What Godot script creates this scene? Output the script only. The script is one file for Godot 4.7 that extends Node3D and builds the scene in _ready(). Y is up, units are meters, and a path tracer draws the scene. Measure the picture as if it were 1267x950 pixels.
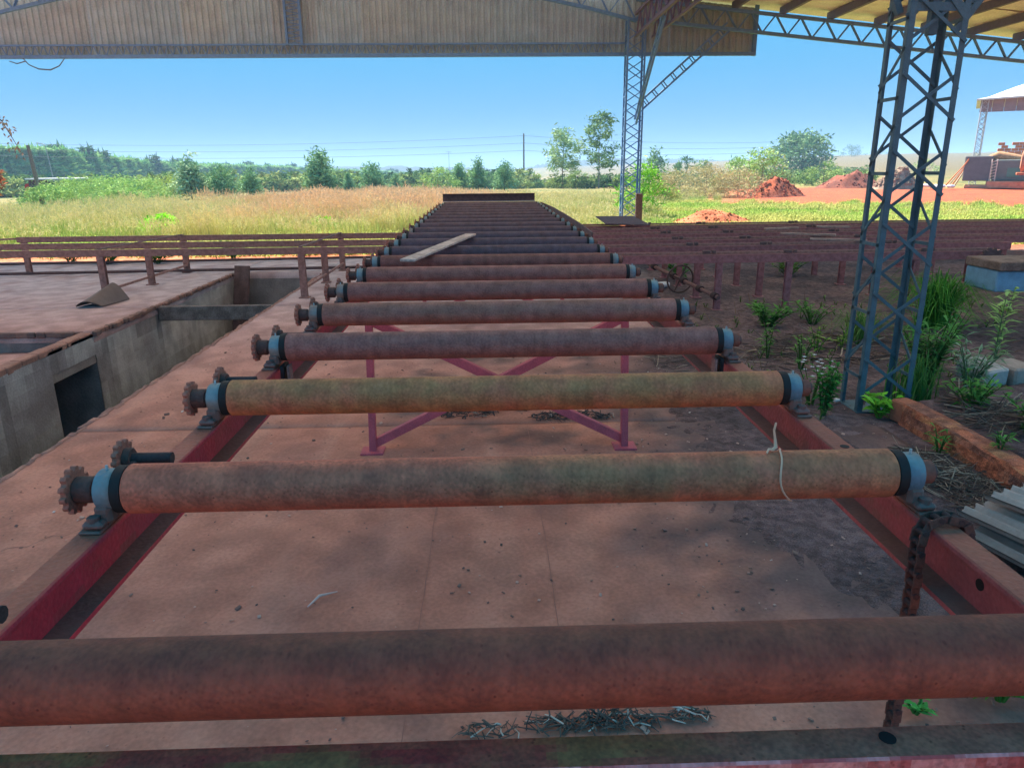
extends Node3D
# An open steel shed with a powered roller conveyor, log decks on both sides, and the sunlit fields beyond.
# Distances in the helpers run forward from the camera (z forward), P() turns them into Godot's axes.

const CX := -0.044
const CAM_H := 1.70
const PITCH := 0.28967
const YAW := 0.02985
const ROLL := 0.0089
const AXIS := 1.107          # height of the roller axes
const Z0 := 1.3218           # first whole roller
const STEP := 0.5815

var M := {}
var used := {}
var box_mesh: BoxMesh
var nz := FastNoiseLite.new()

# ------------------------------------------------------------------ helpers
func P(x: float, y: float, z: float) -> Vector3:
	return Vector3(x, y, -z)

func ss(a: float, b: float, x: float) -> float:
	var t := clampf((x - a) / (b - a), 0.0, 1.0)
	return t * t * (3.0 - 2.0 * t)

func C(r: float, g: float, b: float) -> Color:      # sRGB bytes to the linear colour of a vertex
	return Color(r / 255.0, g / 255.0, b / 255.0).srgb_to_linear()

func rng(s: int) -> RandomNumberGenerator:
	var r := RandomNumberGenerator.new()
	r.seed = s * 7919 + 13
	return r

func numbered(called: String, parent: Node) -> String:
	var key := str(parent.get_instance_id()) + "/" + called
	var k: int = used.get(key, 0)
	used[key] = k + 1
	return called if k == 0 else "%s_%03d" % [called, k]

func put(o: Node3D, called: String, parent: Node) -> Node3D:
	o.name = numbered(called, parent)
	parent.add_child(o, true)
	return o

func tag(o: Node, label: String, category: String, group := "") -> Node:
	o.set_meta("label", label)
	o.set_meta("category", category)
	if group != "":
		o.set_meta("group", group)
	return o

func thing(called: String, label: String, category: String, at := Vector3.ZERO, turn := 0.0, group := "") -> Node3D:
	var o := Node3D.new()
	put(o, called, self)
	o.position = at
	o.rotation.y = turn
	tag(o, label, category, group)
	return o

func part(called: String, mesh: Mesh, mat: Material, parent: Node, at := Transform3D.IDENTITY) -> MeshInstance3D:
	var o := MeshInstance3D.new()
	o.mesh = mesh
	o.material_override = mat
	o.transform = at
	put(o, called, parent)
	return o

func structure(called: String, mesh: Mesh, mat: Material, parent: Node = self) -> MeshInstance3D:
	var o := part(called, mesh, mat, parent)
	if parent == self:
		o.set_meta("kind", "structure")
	return o

func along(p: Vector3, q: Vector3, up := Vector3.UP) -> Basis:      # x axis runs from p to q
	var x := (q - p).normalized()
	if absf(x.dot(up)) > 0.98:
		up = Vector3.FORWARD if absf(x.dot(Vector3.FORWARD)) < 0.9 else Vector3.RIGHT
	var z := x.cross(up).normalized()
	return Basis(x, z.cross(x).normalized(), z)

func bar(called: String, p: Vector3, q: Vector3, h: float, w: float, mat: Material, parent: Node, up := Vector3.UP) -> MeshInstance3D:
	var b := along(p, q, up)
	var t := Transform3D(Basis(b.x * p.distance_to(q), b.y * h, b.z * w), (p + q) * 0.5)
	return part(called, box_mesh, mat, parent, t)

class MB:      # collects triangles with their own normals and colours
	var v := PackedVector3Array()
	var n := PackedVector3Array()
	var c := PackedColorArray()
	var col := Color.WHITE
	func tri(a: Vector3, b: Vector3, d: Vector3, ctr = null) -> void:
		var m := (b - a).cross(d - a).normalized()
		if ctr != null and m.dot((a + b + d) / 3.0 - ctr) < 0.0:
			m = -m
			v.append_array([a, b, d])
		else:
			v.append_array([a, d, b])
		n.append_array([m, m, m])
		c.append_array([col, col, col])
	func quad(a: Vector3, b: Vector3, d: Vector3, e: Vector3, ctr = null) -> void:
		var m := (d - a).cross(e - b).normalized()
		if ctr != null and m.dot((a + b + d + e) * 0.25 - ctr) < 0.0:
			m = -m
			v.append_array([a, b, d, a, d, e])
		else:
			v.append_array([a, d, b, a, e, d])
		n.append_array([m, m, m, m, m, m])
		c.append_array([col, col, col, col, col, col])
	func box(ctr: Vector3, size: Vector3, bevel := 0.0, bs := Basis.IDENTITY) -> void:
		var h := size * 0.5
		var k := h - Vector3(bevel, bevel, bevel)
		var f := func(x, y, z): return ctr + bs * Vector3(x, y, z)
		for s in [-1.0, 1.0]:
			quad(f.call(s * h.x, -k.y, -k.z), f.call(s * h.x, k.y, -k.z), f.call(s * h.x, k.y, k.z), f.call(s * h.x, -k.y, k.z), ctr)
			quad(f.call(-k.x, s * h.y, -k.z), f.call(k.x, s * h.y, -k.z), f.call(k.x, s * h.y, k.z), f.call(-k.x, s * h.y, k.z), ctr)
			quad(f.call(-k.x, -k.y, s * h.z), f.call(k.x, -k.y, s * h.z), f.call(k.x, k.y, s * h.z), f.call(-k.x, k.y, s * h.z), ctr)
		if bevel <= 0.0:
			return
		for s in [-1.0, 1.0]:
			for t in [-1.0, 1.0]:
				quad(f.call(s * h.x, t * k.y, -k.z), f.call(s * h.x, t * k.y, k.z), f.call(s * k.x, t * h.y, k.z), f.call(s * k.x, t * h.y, -k.z), ctr)
				quad(f.call(s * h.x, -k.y, t * k.z), f.call(s * h.x, k.y, t * k.z), f.call(s * k.x, k.y, t * h.z), f.call(s * k.x, -k.y, t * h.z), ctr)
				quad(f.call(-k.x, s * h.y, t * k.z), f.call(k.x, s * h.y, t * k.z), f.call(k.x, s * k.y, t * h.z), f.call(-k.x, s * k.y, t * h.z), ctr)
				for r in [-1.0, 1.0]:
					tri(f.call(s * h.x, t * k.y, r * k.z), f.call(s * k.x, t * h.y, r * k.z), f.call(s * k.x, t * k.y, r * h.z), ctr)
	func bar(p: Vector3, q: Vector3, h: float, w: float, bevel := 0.0) -> void:
		var x := (q - p).normalized()
		var up := Vector3.UP if absf(x.y) < 0.98 else Vector3.FORWARD
		var z := x.cross(up).normalized()
		box((p + q) * 0.5, Vector3(p.distance_to(q), h, w), bevel, Basis(x, z.cross(x).normalized(), z))
	func tube(pts: Array, radii: Array, sides := 10, caps := true, colour = null) -> void:
		var rings := []
		var x := ((pts[1] as Vector3) - (pts[0] as Vector3)).normalized()
		var y := x.cross(Vector3.UP if absf(x.y) < 0.9 else Vector3.RIGHT).normalized()
		for i in pts.size():
			var d: Vector3 = ((pts[mini(i + 1, pts.size() - 1)] as Vector3) - (pts[maxi(i - 1, 0)] as Vector3)).normalized()
			y = (y - d * y.dot(d)).normalized()
			var z := d.cross(y)
			var ring := []
			for k in sides:
				var a := TAU * k / sides
				ring.append(y * cos(a) + z * sin(a))
			rings.append(ring)
		for i in pts.size() - 1:
			for k in sides:
				var j := (k + 1) % sides
				var na: Vector3 = rings[i][k]
				var nb: Vector3 = rings[i][j]
				var nc: Vector3 = rings[i + 1][j]
				var nd: Vector3 = rings[i + 1][k]
				var pa: Vector3 = pts[i] + na * radii[i]
				var pb: Vector3 = pts[i] + nb * radii[i]
				var pc: Vector3 = pts[i + 1] + nc * radii[i + 1]
				var pd: Vector3 = pts[i + 1] + nd * radii[i + 1]
				v.append_array([pa, pc, pb, pa, pd, pc])
				n.append_array([na, nc, nb, na, nd, nc])
				if colour == null:
					c.append_array([col, col, col, col, col, col])
				else:
					var ca: Color = colour.call(pa)
					var cb: Color = colour.call(pb)
					var cc: Color = colour.call(pc)
					var cd: Color = colour.call(pd)
					c.append_array([ca, cc, cb, ca, cd, cc])
		if caps:
			for e in [0, pts.size() - 1]:
				var inner: Vector3 = pts[1] if e == 0 else pts[e - 1]
				for k in sides:
					tri(pts[e], pts[e] + rings[e][k] * radii[e], pts[e] + rings[e][(k + 1) % sides] * radii[e], inner)
	func prism(outline: PackedVector2Array, o: Vector3, u: Vector3, w: Vector3, depth: Vector3) -> void:   # star-shaped outline
		var ctr := o + depth * 0.5
		for i in outline.size():
			var a2 := outline[i]
			var b2 := outline[(i + 1) % outline.size()]
			var a := o + u * a2.x + w * a2.y
			var b := o + u * b2.x + w * b2.y
			quad(a, b, b + depth, a + depth, ctr)
			tri(o, a, b, ctr)
			tri(o + depth, a + depth, b + depth, ctr)
	func leaf(b: Vector3, d: Vector3, side: Vector3, length: float, width: float, droop: float) -> void:
		var m := b + d * length * 0.5
		var t := b + d * length - Vector3.UP * droop * length
		var l := m + side * width * 0.5
		var r := m - side * width * 0.5
		m -= d.cross(side) * width * 0.12
		tri(b, l, m); tri(b, m, r); tri(l, t, m); tri(m, t, r)
	func mesh() -> ArrayMesh:
		var arr := []
		arr.resize(Mesh.ARRAY_MAX)
		arr[Mesh.ARRAY_VERTEX] = v
		arr[Mesh.ARRAY_NORMAL] = n
		arr[Mesh.ARRAY_COLOR] = c
		var m := ArrayMesh.new()
		m.add_surface_from_arrays(Mesh.PRIMITIVE_TRIANGLES, arr)
		return m

# a height field over a rectangle (or any mapping), smooth shaded
func sheet(nu: int, nv: int, at: Callable, colour: Callable, skip = null) -> ArrayMesh:
	var pts := PackedVector3Array()
	var cols := PackedColorArray()
	for j in nv + 1:
		for i in nu + 1:
			var p: Vector3 = at.call(float(i) / nu, float(j) / nv)
			pts.append(p)
			cols.append(colour.call(p))
	var nor := PackedVector3Array()
	nor.resize(pts.size())
	var idx := PackedInt32Array()
	var w := nu + 1
	for j in nv:
		for i in nu:
			var a := j * w + i
			if skip != null and skip.call(pts[a], pts[a + w + 1]):
				continue
			var m := (pts[a + w + 1] - pts[a]).cross(pts[a + w] - pts[a + 1])
			for k in [a, a + 1, a + w, a + w + 1]:
				nor[k] += m
			idx.append_array([a, a + w + 1, a + 1, a, a + w, a + w + 1])
	for k in nor.size():
		nor[k] = nor[k].normalized() * (1.0 if nor[k].y >= 0.0 else -1.0) if nor[k].length() > 0.0 else Vector3.UP
	var arr := []
	arr.resize(Mesh.ARRAY_MAX)
	arr[Mesh.ARRAY_VERTEX] = pts
	arr[Mesh.ARRAY_NORMAL] = nor
	arr[Mesh.ARRAY_COLOR] = cols
	arr[Mesh.ARRAY_INDEX] = idx
	var m2 := ArrayMesh.new()
	m2.add_surface_from_arrays(Mesh.PRIMITIVE_TRIANGLES, arr)
	return m2

func noise_bytes(size: int, s: int, freq: float, oct: int, kind := FastNoiseLite.TYPE_SIMPLEX_SMOOTH) -> PackedByteArray:
	var f := FastNoiseLite.new()
	f.seed = s
	f.noise_type = kind
	f.frequency = freq
	f.fractal_octaves = oct
	var im := f.get_seamless_image(size, size)
	im.convert(Image.FORMAT_L8)
	return im.get_data()

# texture that tints between two colours with coarse, fine and speckle layers (neutral by default, as vertex colours give the hue)
func tex(size: int, s: int, f1: float, f2: float, lo: Color, hi: Color, fine: float, specks := 0.0, dark := Color(0.35, 0.3, 0.28)) -> ImageTexture:
	var a := noise_bytes(size, s, f1, 4)
	var b := noise_bytes(size, s + 1, f2, 3)
	var e := noise_bytes(size, s + 2, f2 * 0.6, 2, FastNoiseLite.TYPE_CELLULAR)
	var out := PackedByteArray()
	out.resize(size * size * 3)
	for i in size * size:
		var t := clampf((a[i] / 255.0 - 0.5) * 1.7 + 0.5, 0.0, 1.0)
		var g := 1.0 + fine * (b[i] / 255.0 - 0.5) * 2.0
		var col := lo.lerp(hi, t) * g
		if specks > 0.0:
			var k := clampf((specks - e[i] / 255.0) * 8.0, 0.0, 1.0) * (b[i] / 255.0)
			col = col.lerp(dark, k)
		out[i * 3] = clampi(int(col.r * 255.0), 0, 255)
		out[i * 3 + 1] = clampi(int(col.g * 255.0), 0, 255)
		out[i * 3 + 2] = clampi(int(col.b * 255.0), 0, 255)
	return ImageTexture.create_from_image(Image.create_from_data(size, size, false, Image.FORMAT_RGB8, out))

func bump(size: int, s: int, freq: float, oct: int, strength: float) -> ImageTexture:
	var f := FastNoiseLite.new()
	f.seed = s
	f.frequency = freq
	f.fractal_octaves = oct
	var im := f.get_seamless_image(size, size)
	im.convert(Image.FORMAT_RGBA8)
	im.bump_map_to_normal_map(strength)
	return ImageTexture.create_from_image(im)

func mat(rough: float, t: Texture2D = null, scale := 1.0, nm: Texture2D = null, nscale := 1.0, metal := 0.0) -> StandardMaterial3D:
	var m := StandardMaterial3D.new()
	m.vertex_color_use_as_albedo = true
	m.roughness = rough
	m.metallic = metal
	m.uv1_triplanar = true
	m.uv1_world_triplanar = true
	m.uv1_scale = Vector3.ONE * scale
	if t != null:
		m.albedo_texture = t
	if nm != null:
		m.normal_enabled = true
		m.normal_texture = nm
		m.normal_scale = nscale
	return m

func tinted(base: StandardMaterial3D, r: float, g: float, b: float) -> StandardMaterial3D:
	var m := base.duplicate() as StandardMaterial3D
	m.vertex_color_use_as_albedo = false
	m.albedo_color = Color(r / 255.0, g / 255.0, b / 255.0)
	return m

# the lie of the land: flat round the shed, falling to a valley on the left, rising to fields on the right
func land(x: float, z: float) -> float:
	var r := Vector2(x - CX, z).length()
	if r < 20.0:
		return 0.0
	var d := rad_to_deg(atan2(x - CX, z))
	var m := ss(-3, 30, d)
	var keep := 1.0 - ss(60, 110, absf(d))
	var h := -5.0 * ss(50, 200, r) * (1.0 - m) - 14.0 * ss(200, 900, r) * (1.0 - ss(-6, 4, d)) + 8.0 * ss(80, 600, r) * m + 6.0 * ss(250, 900, r) * ss(-2, 6, d) * (1.0 - m)
	return h * keep + 0.12 * nz.get_noise_2d(x * 4.0, z * 4.0) * ss(20, 30, r)

func polar(d: float, r: float, lift := 0.0) -> Vector3:
	var x := CX + sin(deg_to_rad(d)) * r
	var z := cos(deg_to_rad(d)) * r
	return P(x, land(x, z) + lift, z)

# ------------------------------------------------------------------ scene
func _ready() -> void:
	# camera
	var cam := Camera3D.new()
	cam.fov = rad_to_deg(2.0 * atan(475.0 / 900.0))
	cam.near = 0.05
	cam.far = 9000.0
	var r0 := Vector3(cos(YAW), 0, sin(YAW))
	var u0 := Vector3(sin(YAW) * sin(PITCH), cos(PITCH), -cos(YAW) * sin(PITCH))
	var f0 := Vector3(sin(YAW) * cos(PITCH), -sin(PITCH), -cos(YAW) * cos(PITCH))
	cam.transform = Transform3D(Basis(cos(ROLL) * r0 - sin(ROLL) * u0, sin(ROLL) * r0 + cos(ROLL) * u0, -f0), P(CX, CAM_H, 0))
	add_child(cam)
	cam.current = true
	# sky, air, exposure
	var env := Environment.new()
	env.background_mode = Environment.BG_SKY
	var sm := ProceduralSkyMaterial.new()
	sm.sky_top_color = Color(0.185, 0.645, 0.87)
	sm.sky_horizon_color = Color(0.38, 0.565, 0.74)
	sm.sky_curve = 0.075
	sm.sky_energy_multiplier = 0.54
	sm.ground_bottom_color = Color(0.42, 0.33, 0.24)
	sm.ground_horizon_color = Color(0.66, 0.72, 0.72)
	sm.ground_energy_multiplier = 0.6
	sm.sun_angle_max = 3.0
	var sky := Sky.new()
	sky.sky_material = sm
	env.sky = sky
	env.ambient_light_source = Environment.AMBIENT_SOURCE_SKY
	env.tonemap_mode = Environment.TONE_MAPPER_LINEAR
	env.tonemap_exposure = 5.2
	env.sdfgi_enabled = true
	env.ssao_enabled = true
	env.ssil_enabled = true
	env.fog_enabled = true
	env.fog_density = 0.001
	env.fog_light_color = Color(0.62, 0.76, 0.9)
	var we := WorldEnvironment.new()
	we.environment = env
	add_child(we)
	# sun: beyond the shed, a little to the left
	var sun := DirectionalLight3D.new()
	sun.light_color = Color(1.0, 0.955, 0.88)
	sun.light_energy = 1.25
	sun.light_angular_distance = 0.5
	sun.shadow_enabled = true
	var el := deg_to_rad(51.0)
	var az := deg_to_rad(25.0)
	var to_sun := Vector3(-sin(az) * cos(el), sin(el), -cos(az) * cos(el))
	add_child(sun)
	sun.look_at_from_position(to_sun * 50.0, Vector3.ZERO, Vector3.UP)
	nz.seed = 5
	nz.frequency = 0.02
	box_mesh = BoxMesh.new()
	materials()
	terrain()
	slab()
	shed()
	far_land()
	yard()
	conveyor()
	left_deck()
	right_deck()
	small_things()
	weeds()
	grass()
	trees()

func materials() -> void:
	var neutral := tex(512, 3, 0.012, 0.11, Color(0.9, 0.9, 0.9), Color(1, 1, 1), 0.08)
	var rust := tex(512, 11, 0.014, 0.10, Color(0.84, 0.80, 0.79), Color(1.0, 0.98, 0.96), 0.16, 0.2, Color(0.56, 0.44, 0.38))
	var conc := tex(1024, 21, 0.006, 0.08, Color(0.86, 0.84, 0.83), Color(1, 0.99, 0.98), 0.08, 0.14, Color(0.66, 0.58, 0.56))
	var earth := tex(1024, 31, 0.01, 0.12, Color(0.68, 0.65, 0.64), Color(1, 0.98, 0.96), 0.34, 0.3, Color(0.5, 0.44, 0.42))
	var wood := tex(256, 41, 0.02, 0.15, Color(0.78, 0.76, 0.74), Color(1, 1, 1), 0.18)
	var fine := bump(512, 51, 0.09, 4, 3.0)
	var grain := bump(512, 61, 0.16, 3, 4.0)
	var lumps := bump(512, 71, 0.045, 5, 7.0)
	M.steel = mat(0.62, neutral, 1.3, fine, 0.35)
	M.rust = mat(0.82, rust, 1.9, grain, 0.2)
	M.conc = mat(0.93, conc, 0.45, fine, 0.22)
	M.soil = mat(0.97, earth, 0.9, lumps, 1.0)
	M.field = mat(0.97, earth, 0.35, lumps, 0.8)
	M.wood = mat(0.85, wood, 1.0, fine, 0.4)
	M.sheet = mat(0.7, neutral, 0.35, fine, 0.2)
	M.plain = mat(0.75)
	M.bark = mat(0.9, earth, 2.0, lumps, 0.6)
	M.leaf = mat(0.95)
	M.leaf.metallic_specular = 0.12
	M.leaf.backlight_enabled = true
	M.leaf.backlight = Color(0.5, 0.5, 0.5)
	M.grass = mat(0.95)
	M.grass.metallic_specular = 0.12
	M.grass.backlight_enabled = true
	M.grass.backlight = Color(0.45, 0.45, 0.45)
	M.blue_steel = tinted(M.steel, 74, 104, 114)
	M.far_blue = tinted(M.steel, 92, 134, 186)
	M.purlin = tinted(M.steel, 96, 88, 124)
	M.red_deck = tinted(M.rust, 166, 114, 118)
	M.red_paint = tinted(M.steel, 206, 90, 100)
	M.brown_rust = tinted(M.rust, 162, 124, 116)
	M.dark_rust = tinted(M.rust, 110, 88, 88)
	M.pipe = tinted(M.rust, 120, 96, 96)
	M.tan = tinted(M.sheet, 226, 196, 140)
	M.gable = tinted(M.sheet, 226, 214, 184)
	M.skylight = mat(0.9)
	M.skylight.backlight_enabled = true
	M.skylight.backlight = Color(0.9, 0.9, 0.88)
	M.grey_conc = tinted(M.conc, 178, 172, 168)
	M.black = tinted(M.steel, 26, 26, 30)

# ---- ground
func in_yard(d: float, r: float) -> float:
	var wob := 5.0 * nz.get_noise_2d(d * 30.0, r * 2.0)
	return ss(15.5, 19.5, d + wob * 0.4) * ss(36.5, 39.5, r + wob) * (1.0 - ss(62, 67, r + wob)) * (1.0 - ss(70, 80, d))

func land_colour(p: Vector3) -> Color:
	var x := p.x - CX
	var z := -p.z
	var r := Vector2(x, z).length()
	var d := rad_to_deg(atan2(x, z))
	var n1 := nz.get_noise_2d(p.x * 6.0, p.z * 6.0)
	var n2 := nz.get_noise_2d(p.x * 30.0 + 99.0, p.z * 30.0)
	var green := C(96, 112, 44)
	var straw := C(158, 138, 74)
	var earth := C(204, 118, 78)
	var c := green.lerp(straw, clampf(0.5 + n1 * 1.2 + n2 * 0.4, 0, 1))
	# far country: pale stubble on the right, woodland floor on the left
	c = c.lerp(C(118, 104, 62), ss(90, 200, r) * ss(0, 10, d) * 0.8)
	c = c.lerp(C(112, 98, 54), ss(22, 30, d) * ss(80, 160, r) * clampf(0.6 + n1, 0, 1))
	c = c.lerp(C(62, 84, 48), ss(140, 260, r) * (1.0 - ss(-4, 4, d)))
	# bare earth round the shed
	var bare := (1.0 - ss(15.2, 18.5, z + n1 * 3.0 + n2)) * (1.0 - ss(30, 40, absf(x)))
	c = c.lerp(earth, clampf(bare * 1.1, 0, 1))
	c = c.lerp(C(194, 90, 44).lerp(C(166, 74, 36), clampf(0.5 + n2 * 1.5, 0, 1)), in_yard(d, r))
	return c

func terrain() -> void:
	var radii := [0.0]
	var r := 0.0
	while r < 7000.0:
		r += 0.9 if r < 30 else (0.8 if r < 70 else r * 0.035)
		radii.append(r)
	var nr := radii.size() - 1
	var na := 400
	var at := func(u: float, v: float) -> Vector3:
		var rr: float = radii[roundi(v * nr)]
		# twice as many spokes in front
		var a := (u - 0.5) * 2.0
		a = signf(a) * (absf(a) * 0.45 + 0.55 * pow(absf(a), 3.0)) * PI
		var x := sin(a) * rr
		var z := cos(a) * rr
		return P(x, land(x, z) - 0.05 - (0.03 if rr < 14 else 0.0), z)
	var skip := func(a: Vector3, b: Vector3) -> bool:
		return minf(a.x, b.x) > -13.6 and maxf(a.x, b.x) < 1.5 and minf(-a.z, -b.z) > -3.6 and maxf(-a.z, -b.z) < 14.4
	structure("ground", sheet(na, nr, at, land_colour, skip), M.field)
	# the bare soil under the shed, banked over the edge of the slab
	var soil_h := func(x: float, z: float) -> float:
		var edge := soil_edge(x, z)
		var lift := -0.03 + 0.04 * ss(edge - 0.35, edge + 0.45, x) + 0.012 * nz.get_noise_2d(x * 700, z * 700) + 0.010 * nz.get_noise_2d(x * 90, z * 90) + 0.008 * nz.get_noise_2d(x * 300, z * 300)
		lift += 0.03 * nz.get_noise_2d(x * 25, z * 25) * ss(edge, edge + 1.0, x)
		# the raised bed behind the kerb
		lift += 0.125 * ss(2.86, 2.93, x) * (1.0 - ss(4.62, 4.9, z + (x - 2.8) * -0.35)) * ss(1.0, 1.4, z)
		return lift
	var soil_at := func(u: float, v: float) -> Vector3:
		var x := 0.75 + (u * 0.55 + 0.45 * u * u * u) * 14.0
		var z := -3.0 + v * 18.6
		return P(x, soil_h.call(x, z), z)
	var soil_c := func(p: Vector3) -> Color:
		var n := nz.get_noise_2d(p.x * 45, p.z * 45)
		var k := nz.get_noise_2d(p.x * 160, p.z * 160)
		var c := C(138, 112, 112).lerp(C(90, 76, 80), clampf(0.5 + n * 1.4 + k * 0.5, 0, 1))
		c = c.lerp(slab_colour(p), (1.0 - ss(0.0, 0.75, p.x - soil_edge(p.x, -p.z))) * 0.7)
		return c.lerp(C(164, 98, 72), ss(13.6, 15.2, -p.z + n))
	structure("soil", sheet(150, 220, soil_at, soil_c), M.soil)

func soil_edge(x: float, z: float) -> float:
	var edge := 1.02 + 0.12 * sin(z * 1.7) + 0.15 * nz.get_noise_2d(x * 40, z * 40)
	edge += 0.12 * nz.get_noise_2d(x * 130, z * 130) + 0.10 * nz.get_noise_2d(x * 400, z * 400)
	return edge + 0.75 * (1.0 - ss(1.8, 3.4, z)) + 0.95 * ss(5.4, 7.5, z) + 0.35 * ss(8, 13, z)

func slab_colour(p: Vector3) -> Color:
	var n := nz.get_noise_2d(p.x * 22, p.z * 22 + 40)
	var k := nz.get_noise_2d(p.x * 120, p.z * 120)
	var s := nz.get_noise_2d(p.x * 160, p.z * 14)
	var c := C(210, 141, 116).lerp(C(188, 125, 104), clampf(0.5 + n * 1.0 + k * 0.4, 0, 1))
	c = c.lerp(C(212, 155, 132), clampf(s * 0.9, 0, 0.6))
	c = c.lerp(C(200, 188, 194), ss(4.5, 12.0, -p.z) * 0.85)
	# soil trodden over the edge, drifts of paler dust, dark damp marks
	if p.x > 0.2 and p.x < 3.0:
		c = c.lerp(C(104, 86, 84), ss(-0.7, 0.2, p.x - soil_edge(p.x, -p.z) + 0.45 * k + 0.3 * n) * 0.92)
	c = c.lerp(C(150, 108, 98), clampf(nz.get_noise_2d(p.x * 60 + 300, p.z * 34) * 1.6 - 0.25, 0, 0.4))
	c = c.lerp(C(120, 92, 86), clampf(nz.get_noise_2d(p.x * 260 + 90, p.z * 200) * 3.0 - 1.5, 0, 0.4))
	# oily stains under the conveyor
	var st := nz.get_noise_2d(p.x * 70 + 7, p.z * 70)
	if absf(p.x) < 0.9 and p.z < -4.3 and p.z > -7.5:
		c = c.lerp(C(104, 84, 80), clampf(st * 2.6 - 0.15, 0, 0.8))
	return c

func panel(x0: float, x1: float, z0: float, z1: float, parent: Node, drop := 0.0) -> void:
	var cell := 0.05 if z1 < 5.0 and x1 > 0.0 else 0.11
	var nx := maxi(2, int((x1 - x0) / cell))
	var nzz := maxi(2, int((z1 - z0) / cell))
	var g := 0.004
	var at := func(u: float, v: float) -> Vector3:
		# the outermost rows fold down as the panel's sides
		var uu := clampf((u * nx - 1.0) / (nx - 2.0), 0, 1)
		var vv := clampf((v * nzz - 1.0) / (nzz - 2.0), 0, 1)
		var x := lerpf(x0 + g, x1 - g, uu)
		var z := lerpf(z0 + g, z1 - g, vv)
		var y := 0.0016 * nz.get_noise_2d(x * 40, z * 40)
		if u < 0.5 / nx or u > 1.0 - 0.5 / nx or v < 0.5 / nzz or v > 1.0 - 0.5 / nzz:
			y = -0.12
		elif uu <= 0.0 or uu >= 1.0 or vv <= 0.0 or vv >= 1.0:
			y -= 0.004
		return P(x, y - drop, z)
	part("slab_panel", sheet(nx, nzz, at, slab_colour), M.conc, parent)

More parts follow.
